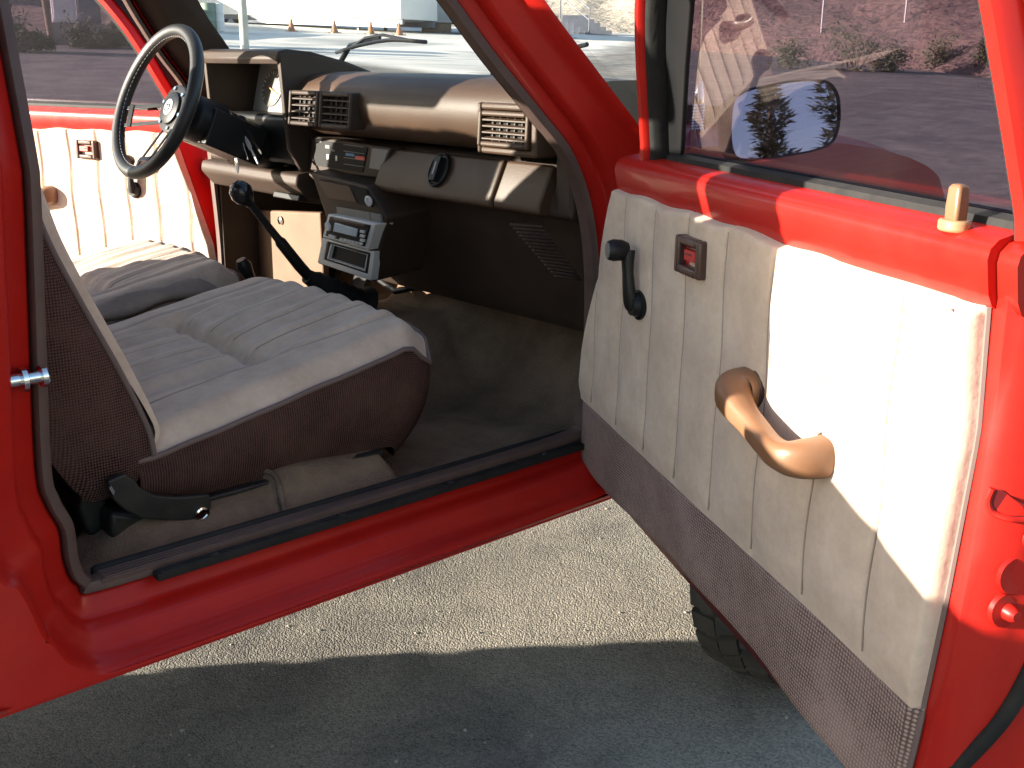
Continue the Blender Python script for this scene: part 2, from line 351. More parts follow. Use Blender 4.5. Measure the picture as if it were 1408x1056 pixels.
# ---- striker pin on the rear door post
sp = on(52, 519, (0, -.755, 1.2), (0, 1, 0))
bm = bmesh.new(); b_tube(bm, [(sp.x-.045, -.752, sp.z), (sp.x+.012, -.752, sp.z)], .0085, 14); b_lathe(bm, [(.016, 0), (.016, .006), (.012, .008)], (sp.x-.02, -.752, sp.z), (1, 0, 0), 16)
b_lathe(bm, [(.014, 0), (.014, .006), (.012, .008)], (sp.x+.004, -.752, sp.z), (1, 0, 0), 16)
finish('door_striker', bm, M['chrome'], truck)
bm = bmesh.new()                                    # dark louvre insert on the cab corner
b_prism(bm, [(-1.10, 1.455), (-1.028, 1.455), (-1.024, 1.56), (-1.035, 1.70), (-1.10, 1.70)], lambda p, k: (p[0], -(.808+.012*k-tumble(p[1])), p[1]))
for k in range(6): b_box(bm, (-1.095, -.822+.3*(.08+.035*k), 1.47+.035*k), (-1.032, -.812+.3*(.08+.035*k), 1.488+.035*k))
finish('pillar_vent', bm, M['black'], truck, bevel=.003)

# ---- carpets
def floor_z(x, y):
    z = .795
    hm = ss(y, -.700, -.588)*(1-ss(y, -.54, -.48))                # hump of carpet over the seat rail, a second piece lapped on it
    z += hm*(.066*ss(x, -.98, -.80)*(1-ss(x, -.375, -.325))+.011*ss(x, -.592, -.586)*(1-ss(x, -.37, -.33)))
    z += .012*(1-ss(x, -.98, -.80))*ss(-y, .60, .69)
    z += .16*(1-ss(abs(y-.02), .10, .26))                        # gearbox tunnel
    z += .42*ss(x, .16, .52)**1.0                                # toe board
    z += .004*math.sin(x*23+y*9)+.003*math.sin(y*31-x*12)
    return z
bm = bmesh.new(); b_grid(bm, lambda x, y: (x, y, floor_z(x, y)), lin(-1.12, -.62, 60)+lin(-.615, -.56, 24)+lin(-.55, .60, 110), lin(-.715, -.48, 34)+lin(-.46, .70, 60)); finish('carpet', bm, M['carpet'], truck, sharp=180)
bm = bmesh.new()                                     # bound edge of the lapped piece
b_tube(bm, [(-.587+.006*math.sin(y*60), y, floor_z(-.585, y)+.0015) for y in lin(-.70, -.565, 16)], .0055, 8); finish('carpet_binding', bm, M['carpetl'], truck, sharp=180)
# kick panels and side lining
for s in (-1, 1):
    bm = bmesh.new()
    b_prism(bm, [(.03, .84), (.03, 1.38), (.22, 1.40), (.42, 1.30), (.55, 1.1), (.55, .84)], lambda p, k: (p[0], s*(.705+.02*k), p[1]))
    if s < 0:
        for k in range(15):
            a_, b_ = on(702+4.3*k, 309+5.0*k, (0, -.7045, 0), (0, 1, 0)), on(745+3.9*k, 312+5.2*k, (0, -.7045, 0), (0, 1, 0))
            b_tube(bm, [a_, b_], .0032, 6)
    finish('kick_panel', bm, M['dashd'], truck, bevel=.003)
bm = bmesh.new()
b_grid(bm, lambda y, z: (.50+.02*math.sin(y*5), y, z), lin(-.7, .7, 12), lin(.9, 1.45, 8)); finish('bulkhead', bm, M['carpet'], truck, solid=.01)
bm = bmesh.new()                                     # heater box and hose under the dash
b_box(bm, (.17, -.28, 1.00), (.34, -.02, 1.16))
b_tube(bm, [(.19, -.02, 1.01), (.15, .06, .985), (.16, .14, 1.0), (.2, .2, 1.1)], .008, 8)
finish('heater_box', bm, M['black'], truck, bevel=.008)
# tan insulated panel in the driver's footwell
bm = bmesh.new()
P4 = [on(u, v, (.14, 0, 0), (1, 0, 0)) for u, v in ((335, 288), (440, 292), (446, 400), (352, 400))]
b_loft(bm, [[p for p in P4], [p+Vector((.02, 0, 0)) for p in P4]]); pan = finish('footwell_panel', bm, M['fpanel'], truck, bevel=.006)
bm = bmesh.new(); c = on(386, 303, (.138, 0, 0), (1, 0, 0)); b_lathe(bm, [(.012, 0), (.011, -.004), (.004, -.006), (.0005, -.006)], c, (1, 0, 0), 14); finish('clip', bm, M['chrome'], pan)

# ================================================================== dashboard
dash = None
PAD = [(.235, 1.470), (.225, 1.490), (.20, 1.502), (.13, 1.508), (.06, 1.507), (.015, 1.500), (-.015, 1.484), (-.030, 1.462), (-.034, 1.44), (-.030, 1.415), (-.020, 1.392), (-.008, 1.378), (.01, 1.368), (.06, 1.362), (.20, 1.36)]
bm = bmesh.new()
ys = lin(-.69, .21, 46)
def padp(y):
    r = []
    for x, z in PAD:
        e = ss(-y, .60, .69)
        r.append((x+.03*e+.02*abs(y)**2, y, z-.004*e))
    return r
b_loft(bm, [padp(y) for y in ys], close=True, caps=True)
dash = finish('dashboard', bm, M['dash'], truck, sharp=60)
LOW = [(.20, 1.358), (.02, 1.358), (.004, 1.352), (-.030, 1.272), (-.028, 1.258), (-.010, 1.252), (.035, 1.246), (.055, 1.20), (.10, 1.03), (.13, 1.0), (.28, .985), (.30, 1.0), (.30, 1.358)]
bm = bmesh.new()
b_loft(bm, [[(x+.03, y, z) for x, z in LOW] for y in (-.695, .20)], caps=True)
finish('knee_panel', bm, M['dashd'], dash, bevel=.006)
# glovebox lid and outer lid
def lid(y0, y1, name, m):
    bm = bmesh.new()
    pr = [(.018, 1.350), (.008, 1.351), (-.028, 1.276), (-.026, 1.262), (-.012, 1.258), (.028, 1.258)]
    b_loft(bm, [[(x, y, z) for x, z in pr] for y in (y0, y1)], caps=True)
    return finish(name, bm, m, dash, bevel=.006)
gl = lid(-.500, -.112, 'glovebox_lid', M['dash']); lid(-.636, -.508, 'fuse_lid', M['dash'])
cc = on(604, 234, (-.008, 0, 1.31), (1, 0, .43)); nn = Vector((-1, 0, .45)).normalized(); uy = Vector((0, 1, 0)); uz = nn.cross(uy)
def disc(bm, c, prof, sx, sz, n=28, mi=0):           # elliptical boss on a tilted face
    b_loft(bm, [[c+nn*h+(uy*sx*math.cos(2*math.pi*k/n)+uz*sz*math.sin(2*math.pi*k/n))*r for k in range(n)] for r, h in prof], mi=mi)
bm = bmesh.new(); disc(bm, cc, [(1, -.002), (1, .004), (.9, .006), (.82, .001), (.1, .001)], .029, .037)
b_box(bm, (-.010, -.009, -.026), (.010, .009, .026), lambda p: cc+nn*(p[0]+.004)+uy*p[1]+uz*p[2])
b_box(bm, (-.002, -.0012, -.014), (.002, .0012, .014), lambda p: cc+nn*(p[0]+.0135)+uy*p[1]+uz*p[2], mi=1)
finish('glovebox_latch', bm, [M['black'], M['silver']], gl, bevel=.002)
# air vents
def vent(y0, y1, z0, z1, x, cols, m, tilt=0.12, barm=None):
    T = lambda p: Vector((x+p[0]+tilt*(p[2]-(z0+z1)/2), p[1], p[2]))
    bm = bmesh.new(); b = .010
    for lo, hi in (((0, y0, z0), (.05, y0+b, z1)), ((0, y1-b, z0), (.05, y1, z1)), ((0, y0+b, z0), (.05, y1-b, z0+b)), ((0, y0+b, z1-b), (.05, y1-b, z1))): b_box(bm, lo, hi, T)
    v = finish('air_vent', bm, m, dash, bevel=.004)
    bm = bmesh.new(); b_box(bm, (.0185, y0+b, z0+b), (.024, y1-b, z1-b), T); finish('vent_shade_plate', bm, M['hole'], v)  # flat dark plate behind the slats, painted as the shade of a hole
    bm = bmesh.new(); zz0, zz1 = z0+b, z1-b
    for k in range(4):
        zc = zz0+(zz1-zz0)*(k+.5)/4; b_box(bm, (.004, y0+b, zc-.0013), (.013, y1-b, zc+.0013), lambda p, zc=zc: T((p[0], p[1], p[2]+.3*(p[0]-.008))))
    for k in range(cols):
        yc = y0+b+(y1-y0-2*b)*(k+1)/(cols+1); b_box(bm, (.0135, yc-.0011, zz0), (.0180, yc+.0011, zz1), T)
    finish('vent_slats', bm, barm or m, v)
    return v
vent(-.628, -.486, 1.380, 1.446, -.050, 5, M['dash'], tilt=.05)
vent(.062, .186, 1.388, 1.466, -.056, 4, M['dashd'], tilt=.1); vent(-.070, .056, 1.388, 1.466, -.056, 4, M['dashd'], tilt=.1)
# surround box of the right vent, standing proud of the pad
bm = bmesh.new()
for lo, hi in (((-.044, -.645, 1.366), (.03, -.629, 1.460)), ((-.040, -.485, 1.366), (.03, -.474, 1.460)), ((-.040, -.629, 1.447), (.03, -.485, 1.460)), ((-.040, -.629, 1.366), (.03, -.485, 1.379))): b_box(bm, lo, hi)
finish('vent_surround', bm, M['dash'], dash, bevel=.005)
bm = bmesh.new(); b_box(bm, (.0, -.698, 1.262), (.10, -.648, 1.470)); finish('end_panel', bm, M['dashd'], dash, bevel=.01)
# heater control panel
XC = .02
def onx(u, v, x=XC): return on(u, v, (x, 0, 0), (1, 0, 0))
bm = bmesh.new()
q = [onx(*p, -.005) for p in ((428, 187), (537, 203), (524, 246), (424, 234))]
b_loft(bm, [q, [p+Vector((.09, 0, 0)) for p in q]]); cp = finish('control_panel', bm, M['dashd'], dash, bevel=.004)
q2 = [onx(*p, -.0075) for p in ((434, 192), (505, 203), (498, 237), (431, 227))]
bm = bmesh.new(); b_loft(bm, [q2, [p+Vector((.008, 0, 0)) for p in q2]]); finish('control_face', bm, M['hole'], cp)
q3 = [onx(*p, -.0085) for p in ((511, 203), (534, 206), (523, 235), (507, 232))]
bm = bmesh.new(); b_loft(bm, [q3, [p+Vector((.012, 0, 0)) for p in q3]]); finish('blank_cover', bm, M['grey'], cp, bevel=.002)
def chip(u0, v0, u1, v1, m, x=-.009, parent=None, name='slider', t=.003):
    a = [onx(u0, v0, x), onx(u1, v0+(u1-u0)*.14, x), onx(u1, v1+(u1-u0)*.14, x), onx(u0, v1, x)]
    bm = bmesh.new(); b_loft(bm, [a, [p+Vector((t, 0, 0)) for p in a]]); return finish(name, bm, m, parent, bevel=.0006)
for a in ((449, 212, 452, 219), (461, 214, 463, 221)): chip(*a, M['white'], parent=cp, name='control_lever')
chip(475, 210, 487, 214, M['bluep'], parent=cp, name='cool_mark'); chip(488, 214, 501, 219, M['redp'], parent=cp, name='warm_mark')
for k in range(4): chip(472, 198+k*9, 500, 199+k*9, M['grey'], parent=cp, name='slot_line')
for a in ((434, 190, 442, 195), (447, 199, 453, 204), (456, 205, 460, 208)): chip(*a, M['grey'], parent=cp, name='control_knob')
# centre console: ash tray, blank, stereo, pocket
def cx(u, v, x=-.045): return on(u, v, (x, 0, 1.2), (1, 0, .0))
TIL = (1, 0, .16)
def ct(u, v, o=0): return on(u, v, (-.040+o, 0, 1.17), TIL)
bm = bmesh.new()
q = [ct(*p, .004) for p in ((427, 236), (505, 256), (531, 300), (514, 388), (436, 363), (448, 300))]
b_loft(bm, [q, [p+Vector((.20, .0, .02)) for p in q]])
cons = finish('centre_console', bm, M['dashd'], dash, bevel=.006)
def plate(pts, m, name, o=0, t=.006, parent=None, bev=.0015):
    a = [ct(*p, o) for p in pts]; bm = bmesh.new(); b_loft(bm, [a, [p+Vector((t, 0, 0)) for p in a]]); return finish(name, bm, m, parent or dash, bevel=bev)
def frame(outer, inner, m, name, o=0, t=.006, parent=None, bev=.001):
    A = [ct(*p, o) for p in outer]; B = [ct(*p, o) for p in inner]; D = Vector((t, 0, 0)); bm = bmesh.new()
    n = len(A)
    b_loft(bm, [A, B, [p+D for p in B], [p+D for p in A]], caps=False, loop=True); return finish(name, bm, m, parent or dash, bevel=bev)
plate(((437, 248), (480, 256), (490, 279), (451, 273)), M['dash'], 'ashtray', -.004, .01)
plate(((482, 257), (503, 261), (511, 285), (492, 281)), M['hole'], 'lighter_shade_plate', -.001)  # dark plate on the console face, painted as a shaded hole
bm = bmesh.new(); c0 = ct(508, 276, -.004); b_lathe(bm, [(.011, 0), (.012, -.004), (.009, -.005), (.0085, .002)], c0, (1, 0, .16), 18); finish('lighter_ring', bm, M['silver'], dash)
plate(((462, 284), (508, 292), (509, 306), (463, 294)), M['grey'], 'blanking_panel', -.002, .006); plate(((509, 292), (523, 295), (525, 311), (510, 306)), M['grey'], 'blanking_panel', -.002, .006)
# stereo
st = plate(((451, 294), (516, 308), (506, 344), (443, 326)), M['silver'], 'car_stereo', -.022, .05, bev=.003)
bm = bmesh.new()
a = [ct(516, 309, -.018), ct(529, 312, .02), ct(519, 349, .02), ct(506, 344, -.018)]
b_loft(bm, [a, [p+Vector((.03, .01, 0)) for p in a]]); finish('stereo_sleeve', bm, M['metal'], dash, bevel=.002)
plate(((453, 298), (508, 310), (500, 339), (447, 324)), M['black'], 'stereo_face', -.026, .006, st)
plate(((459, 299), (503, 309), (501, 313), (458, 303)), M['brownp'], 'disc_slot', -.0285, .004, st)
plate(((460, 306), (491, 315), (489, 326), (457, 318)), M['lcd'], 'stereo_display', -.0295, .004, st)
bm = bmesh.new(); b_lathe(bm, [(.0105, .004), (.0105, -.006), (.008, -.008), (.0005, -.008)], ct(453, 311, -.024), (1, 0, .16), 20); finish('volume_knob', bm, M['silver'], st)
for k in range(6): u = 467+k*5.3; plate(((u, 327+k*1.25), (u+4, 328+k*1.25), (u+3.6, 331+k*1.25), (u-.4, 330+k*1.25)), M['silver'], 'stereo_button', -.0295, .004, st, .0005)
for k in range(3): plate(((495, 316+k*6), (501, 317.5+k*6), (500, 321+k*6), (494, 319.5+k*6)), M['silver'], 'stereo_button', -.0295, .004, st, .0005)
plate(((452, 322), (461, 325), (460, 328), (451, 325)), M['silver'], 'stereo_button', -.0295, .004, st, .0005)
po = frame(((443, 327), (515, 346), (510, 386), (436, 361)), ((450, 332), (509, 348), (505, 377), (445, 357)), M['silver'], 'storage_pocket', -.008, .02, bev=.002)
frame(((450.5, 332.5), (508.5, 348.5), (504.5, 376.5), (445.5, 356.5)), ((454, 335), (506, 350), (502, 373), (449, 356)), M['black'], 'pocket_bezel', -.0085, .03, po)
frame(((454.5, 335.5), (505.5, 350.5), (501.5, 372.5), (449.5, 355.5)), ((456, 336.5), (504.5, 350.5), (500.5, 371), (451.5, 355)), M['silver'], 'pocket_lip', -.0095, .03, po, .0005)
plate(((455, 336), (505, 350), (501, 372), (450, 355.5)), M['hole'], 'pocket_back', .0, .02, po)

# instrument binnacle
bm = bmesh.new()
y0, y1 = .192, .572
sec = [(-.075, 1.535), (-.068, 1.552), (-.045, 1.557), (.02, 1.552), (.12, 1.530), (.215, 1.500)]
th = .014
b_loft(bm, [[(x, y, z) for x, z in sec] + [(x+.006, y, z-th) for x, z in sec[::-1]] for y in (y0+.004, y1-.004)], caps=True)   # hood
for ya, yb in ((y0, y0+.016), (y1-.016, y1)):
    side = [(-.068, 1.545), (-.05, 1.553), (.10, 1.532), (.215, 1.497), (.24, 1.45), (.20, 1.28), (-.02, 1.275), (-.052, 1.33), (-.060, 1.41)]
    b_prism(bm, side, lambda p, k: (p[0], ya if k == 0 else yb, p[1]))
bn = finish('instrument_binnacle', bm, M['dashd'], dash, bevel=.004)
bm = bmesh.new(); b_box(bm, (-.03, y0+.017, 1.29), (.20, y1-.017, 1.405)); finish('binnacle_base', bm, M['black'], bn, bevel=.012)
bm = bmesh.new(); b_box(bm, (.075, y0+.017, 1.405), (.09, y1-.017, 1.535), lambda p: Vector((p[0]+.25*(p[2]-1.47), p[1], p[2]))); gc = finish('gauge_cluster', bm, M['cluster'], bn)
def gp(y, z, o=-.004): return Vector((.075+.25*(z-1.47)+o, y, z))
for (yc, zc, R) in ((.29, 1.462, .048), (.47, 1.462, .048)):
    bm = bmesh.new(); b_lathe(bm, [(R, .002), (R, -.003), (R*.97, -.004), (.001, -.004)], gp(yc, zc, 0), (1, 0, -.25), 36); dl = finish('dial', bm, M['dialm'], gc)
    bm = bmesh.new()
    for k in range(17):
        a = math.radians(-40+k*16.25); ca, sa = math.cos(a), math.sin(a); L = .010 if k % 2 == 0 else .006
        b_box(bm, (-.0006, -.0009, R-.004-L), (.0006, .0009, R-.004), lambda p: gp(yc+p[2]*ca+p[1]*sa, zc+p[2]*sa-p[1]*ca, -.006+p[0]))
    finish('dial_marks', bm, M['white'], gc)
    bm = bmesh.new(); a = math.radians(200); ca, sa = math.cos(a), math.sin(a)
    b_box(bm, (-.0008, -.0014, -.008), (.0008, .0014, R*.8), lambda p: gp(yc+p[2]*ca+p[1]*sa, zc+p[2]*sa-p[1]*ca, -.008+p[0])); finish('dial_needle', bm, M['orange'], gc)
vent(.60, .665, 1.395, 1.455, -.0, 3, M['dash'])
bm = bmesh.new(); b_box(bm, (.0, .585, 1.27), (.22, .70, 1.485)); finish('end_panel', bm, M['dashd'], dash, bevel=.012)
bm = bmesh.new(); b_prism(bm, [(.02, 1.275), (-.03, 1.27), (-.035, 1.245), (.0, 1.205), (.10, 1.19), (.2, 1.26)], lambda p, k: (p[0], .20+.49*k, p[1])); finish('lower_cover', bm, M['dashd'], dash, bevel=.008)
bm = bmesh.new(); b_prism(bm, [(-.02, 1.22), (-.025, 1.205), (.10, 1.185), (.10, 1.20)], lambda p, k: (p[0], .21+.12*k, p[1])); finish('trim_bracket', bm, M['black'], dash, bevel=.003)

# ================================================================== steering wheel, column, levers
WC = Vector((-.292, .37, 1.437)); ax = Vector((-.92, 0, .39)).normalized(); uy = Vector((0, 1, 0)); uw = uy.cross(ax); uw = -uw if uw.z < 0 else uw
RW = .171
W = lambda a, r, h=0: WC+ax*h+(uy*math.cos(a)+uw*math.sin(a))*r
bm = bmesh.new(); b_tube(bm, [W(a, RW) for a in [2*math.pi*k/56 for k in range(56)]], .0155, 14, loop=True, up=ax); sw = finish('steering_wheel', bm, M['rubber'], truck)
sw.data.materials[0] = mat('leather', (.016, .016, .017), .48, bump=(160, .35, .001), rvar=.06)
bm = bmesh.new()
for a in [2*math.pi*k/90 for k in range(90)]:
    b_box(bm, (-.0035, -.0008, -.0008), (.0035, .0008, .0008), lambda p: W(a+p[0]/RW, RW-.0150, .004)+ax*p[1]+(W(a, 1)-WC)*p[2])
finish('rim_stitching', bm, M['grey'], sw)
HB = -.045
for a0 in (-.28, math.pi*1.5-.12, math.pi-.2):
    bm = bmesh.new()
    for off in (-.022, .022):
        b_box(bm, (.045, -.005, -.0015), (RW-.012, .005, .0015), lambda p: WC+ax*(HB*(1-ss(p[0], .05, .165))+p[2])+(uy*math.cos(a0)+uw*math.sin(a0))*p[0]+(-uy*math.sin(a0)+uw*math.cos(a0))*(p[1]+off))
    b_box(bm, (RW-.042, -.028, -.0018), (RW-.030, .028, .0018), lambda p: WC+ax*(HB*(1-ss(p[0], .05, .165))+p[2])+(uy*math.cos(a0)+uw*math.sin(a0))*p[0]+(-uy*math.sin(a0)+uw*math.cos(a0))*p[1])
    finish('spoke', bm, M['black'], sw, bevel=.001)
bm = bmesh.new(); b_lathe(bm, [(.058, HB-.004), (.058, HB+.003), (.055, HB+.004), (.040, HB+.004), (.038, HB+.010), (.030, HB+.013), (.001, HB+.013)], WC, ax, 36)
hub = finish('wheel_hub', bm, M['black'], sw)
bm = bmesh.new(); b_lathe(bm, [(.019, HB+.0125), (.019, HB+.0145), (.017, HB+.015), (.001, HB+.015)], WC, ax, 30)
b_lathe(bm, [(.0008, HB+.0152), (.0008, HB+.0165)], WC, ax, 6)
finish('hub_badge', bm, M['silver'], sw)
bm = bmesh.new()                                     # the swirl emblem on the badge
b_tube(bm, [W(math.radians(t), .004+.009*(t/330), HB+.0156) for t in range(0, 331, 15)], .0016, 6); finish('hub_emblem', bm, M['metal'], sw)
for k in range(6):
    bm = bmesh.new(); b_lathe(bm, [(.0045, 0), (.0045, .004), (.001, .004)], W(k*math.pi/3+.3, .049, HB+.004), ax, 10); finish('hub_bolt', bm, M['chrome'], sw)
bm = bmesh.new()
b_lathe(bm, [(.030, HB-.004), (.034, HB-.03), (.055, HB-.045), (.058, HB-.12), (.05, HB-.125), (.045, HB-.30)], WC, ax, 24); 
b_box(bm, (-.045, -.06, -.22), (.045, .06, -.07), lambda p: WC+ax*(p[2]+HB)+uy*p[1]+uw*(p[0]-.01))
colm = finish('steering_column', bm, M['black'], truck, bevel=.008)
bm = bmesh.new(); ig = on(330, 168, (-.10, .27, 1.36), (1, 0, 0)); b_lathe(bm, [(.017, .05), (.017, 0), (.013, -.004), (.001, -.004)], ig, (.7, .7, -.2), 18); finish('ignition_lock', bm, M['metal'], colm)
bm = bmesh.new(); a = WC+ax*(HB-.09); b_tube(bm, [a, a+uy*.10+uw*.03, a+uy*.19+uw*.035], [.008, .007, .008], 10); b_lathe(bm, [(.010, 0), (.011, .045), (.006, .048)], a+uy*.165+uw*.034, uy, 12); finish('indicator_stalk', bm, M['black'], colm)
# gear lever and transfer lever
kn = on(332, 265, (0, .05, 1.2), (0, 1, 0)); b1 = on(412, 366, (0, .05, 1.2), (0, 1, 0)); b2 = on(432, 388, (0, .05, 1.0), (0, 1, 0)); b3 = on(492, 424, (0, .05, 1.0), (0, 1, 0))
bm = bmesh.new(); dv = (b1-kn).normalized(); b_tube(bm, [kn, kn.lerp(b1, .3), kn.lerp(b1, .62), kn.lerp(b1, .66), b1, b2], [.0075, .008, .0095, .013, .0135, .013], 14); gl_ = finish('gear_lever', bm, M['black'], truck)
bm = bmesh.new(); b_lathe(bm, [(.002, -.027), (.013, -.024), (.022, -.014), (.0255, 0), (.023, .012), (.016, .022), (.011, .030), (.010, .034)], kn, dv, 26); finish('shift_knob', bm, mat('gloss_black', (.012, .012, .013), .12), gl_)
bm = bmesh.new(); d2 = (b3-b2); L = d2.length
b_lathe(bm, [(.017, -.015)]+[(.019+.022*t/12+(.004 if t % 2 else 0), L*t/12) for t in range(13)]+[(.06, L*1.12)], b2-dv*.01, d2, 24); finish('lever_boot', bm, M['rubber'], gl_)
k2 = on(331, 357, (0, .22, 1.1), (0, 1, 0)); k3 = on(346, 386, (0, .22, 1.0), (0, 1, 0)); e3 = k2+(k3-k2)*2.6
bm = bmesh.new(); b_tube(bm, [k2, k2.lerp(e3, .1), k2.lerp(e3, .3), e3], [.012, .019, .013, .007], 14); tl = finish('transfer_lever', bm, M['black'], truck)
for k, (yy, xx) in enumerate(((.62, .22), (.47, .24), (.30, .22))):
    bm = bmesh.new(); b_box(bm, (-.01, -.03, -.035), (.01, .03, .035), lambda p: Vector((xx+p[0]+.4*p[2], yy+p[1], .98+p[2]))); b_tube(bm, [(xx+.01, yy, .98), (xx+.12, yy, 1.2)], .008, 8); finish('pedal', bm, M['rubber'], truck, bevel=.003)

# ================================================================== seats
def seat(y0, y1, xb0, xr, xf, zt, label=None, detail=True, mir=1):
    """bucket seat: y0 outer (door side) .. y1 inner; builds cushion, side boxing, backrest"""
    Y = lambda y: y*mir
    W_ = y1-y0
    def top(x, y):
        a = (y-y0)/W_
        f = (x-xr)/(xf-xr)
        z = zt-.082+.093*max(0, min(1, (f-.06)/.84))
        z -= .042*ss(f, .87, 1.0)**1.6
        z -= .036*(1-ss(a, 0, .09))**2+.07*ss(a, .86, 1)**2
        z += .012*math.sin(math.pi*min(1, max(0, a)))
        gx = xr+.48*(xf-xr)
        inn = ss(a, .155, .19)*(1-ss(a, .74, .78))
        z -= .024*math.exp(-((x-gx-.02*(a-.4))/.016)**2)*inn + .010*math.exp(-((x-gx)/.07)**2)*inn
        for k, aa in enumerate((.17, .30, .43, .56, .69, .80)):
            wv = aa+.012*math.sin(f*5+k)+.03*ss(f, .7, 1)*(aa-.45)
            g = math.exp(-((a-wv)*W_/.0055)**2)+.22*math.exp(-((a-wv)*W_/.016)**2); z -= .0058*g
            z += .0014*math.cos(2*math.pi*(a-aa)/.13)*inn*.6
        z += .0012*math.sin(x*37+y*21)*math.sin(y*29-x*13)
        return z
    edge = lambda x: .02*ss(x, xf-.16, xf)**2
    NU, NV = (110, 260) if detail else (70, 70)
    bm = bmesh.new()
    def P(f, a):
        fr = xr+(xf-xr)*f
        a2 = .5+(a-.5)*(1-.06*max(0, (f-.75)/.25)**2)
        x = fr-(.045*max(0, abs(a-.5)/.5-.6)**2/.2)*f
        return (x, Y(y0+W_*a2), top(fr, y0+W_*a))
    b_grid(bm, P, lin(0, 1, NU), lin(0, 1, NV))
    cu = finish('seat_cushion', bm, M['velour'], truck, sharp=180)
    for k, aa in enumerate((.17, .30, .43, .56, .69, .80)):
        for f0, f1 in ((.06, .45), (.52, .96)) if .16 < aa < .75 else ((.06, .96),):
            bm = bmesh.new(); tube = []
            for f in lin(f0, f1, 30):
                x_ = xr+(xf-xr)*f; av = .5
                wv = aa+.012*math.sin(f*5+k)+.03*ss(f, .7, 1)*(aa-.45); p = P(f, wv)
                yv = (p[1]*mir-y0)/W_; tube.append((p[0], p[1], p[2]+.0005))
            b_tube(bm, tube, .0016, 5); finish('seam', bm, M['seam'], cu)
    # boxing: side, front, inner side, following the edge of the top
    loop = [(P(f, 0), f) for f in lin(0, 1, 26)]+[(P(1, a), 1) for a in lin(0, 1, 18)[1:]]+[(P(f, 1), f) for f in lin(1, 0, 18)[1:]]
    bm = bmesh.new(); lay = None
    acc = [0]
    for (p, _), (q_, _) in zip(loop, loop[1:]): acc.append(acc[-1]+math.dist(p, q_))
    cxm, cym = (xr+xf)/2, Y((y0+y1)/2)
    def B(i, t):
        p, f = loop[int(i)]; bul = .012*math.sin(math.pi*t)
        inx = .085*t*t*ss(p[0], xf-.14, xf-.01)
        dy = (1 if p[1] > cym else -1)
        zb = .862-.03*ss(f, .8, 1); nx = 1 if p[0] > xf-.03 else 0
        return (p[0]-inx+bul*nx*.6, p[1]+dy*bul*(1-nx)-dy*.015*t, p[2]+(zb-p[2])*t)
    b_grid(bm, B, list(range(len(loop))), lin(0, 1, 10), uvf=lambda i, t: (acc[int(i)], .22*t))
    finish('cushion_boxing', bm, M['tweed'], cu, sharp=180)
    bm = bmesh.new(); b_tube(bm, [Vector(p)+Vector((0, 0, .0)) for p, _ in loop], .0048, 8); finish('cushion_piping', bm, M['piping'], cu)
    # backrest: side profile lofted across
    xb = xb0
    prof_f = [(-.005, .955), (-.012, 1.00), (-.045, 1.09), (-.092, 1.20), (-.128, 1.29), (-.150, 1.37), (-.19, 1.50), (-.215, 1.58), (-.235, 1.62)]
    prof_b = [(-.285, 1.60), (-.28, 1.50), (-.235, 1.30), (-.195, 1.12), (-.165, 1.0), (-.118, .915), (-.085, .903), (-.035, .918), (-.008, .945)]
    wz0 = lambda z: 1-.10*ss(z, 1.5, 1.62)
    bm = bmesh.new()
    ins = spline(prof_f, 6)
    def F(i, a):
        x, z = ins[int(i)]; wrap = max(0, -a, a-1); a = min(1, max(0, a)); t = abs(a-.5)*2
        x -= wrap*(.35+1.3*ss(z, .98, 1.3))*1.1
        puff = .026*(1-t**4)-.05*ss(t, .93, 1)*0
        g = sum(math.exp(-((a-aa)*W_/.007)**2) for aa in (.2, .35, .5, .65, .8))
        bol = .02*ss(t, .55, .8)
        wid = wz0(z)
        return (xb+x+(puff+bol)*ss(i, 0, 6)-.008*g, Y(y0+W_*(.5+(a-.5)*wid)), z)
    b_grid(bm, F, list(range(len(ins))), [-.02, -.014, -.008, -.003]+lin(0, 1, 80)+[1.003, 1.008, 1.014, 1.02])
    bk = finish('seat_backrest', bm, M['velour'], truck, sharp=180)
    fullp = [(ins[k][0]+(.003+.005*0)*ss(k, 0, 5), ins[k][1]) for k in range(len(ins))]+spline(prof_b, 4)
    bm = bmesh.new(); lay = bm.loops.layers.uv.verify()
    for a in (0, 1):
        wz = wz0
        vs = [bm.verts.new((xb+x, Y(y0+W_*(.5+(a-.5)*wz(z))), z)) for x, z in fullp]
        cvs = [bm.verts.new((xb+x*.0+(-.14-.12*(z-1.2)*1.2+(x+.14+.12*(z-1.2)*1.2)*.5), Y(y0+W_*(.5+(a-.5)*(wz(z)+.03))), 1.25+(z-1.25)*.93)) for x, z in fullp]
        n = len(vs)
        for i in range(n):
            j = (i+1) % n; fc = bm.faces.new((vs[i], vs[j], cvs[j], cvs[i]))
        bm.faces.new(cvs)
    back = spline(prof_b, 4)
    A = [bm.verts.new((xb+x, Y(y0+W_*(.5-.5*wz0(z))), z)) for x, z in [ins[-1]]+back]; Bv = [bm.verts.new((xb+x, Y(y0+W_*(.5+.5*wz0(z))), z)) for x, z in [ins[-1]]+back]
    for i in range(len(A)-1): bm.faces.new((A[i], A[i+1], Bv[i+1], Bv[i]))
    for f in bm.faces:
        for l in f.loops: l[lay].uv = (l.vert.co.x+l.vert.co.y*.7, l.vert.co.z)
    finish('backrest_shell', bm, M['tweed'], bk, sharp=50)
    bm = bmesh.new(); wz = wz0
    for a in (0, 1):
        bm = bmesh.new(); b_tube(bm, [(xb+x+.001, Y(y0+W_*(.5+(a-.5)*(wz(z)+.006))), z) for x, z in ins], .0045, 8); finish('backrest_piping', bm, M['piping'], bk)
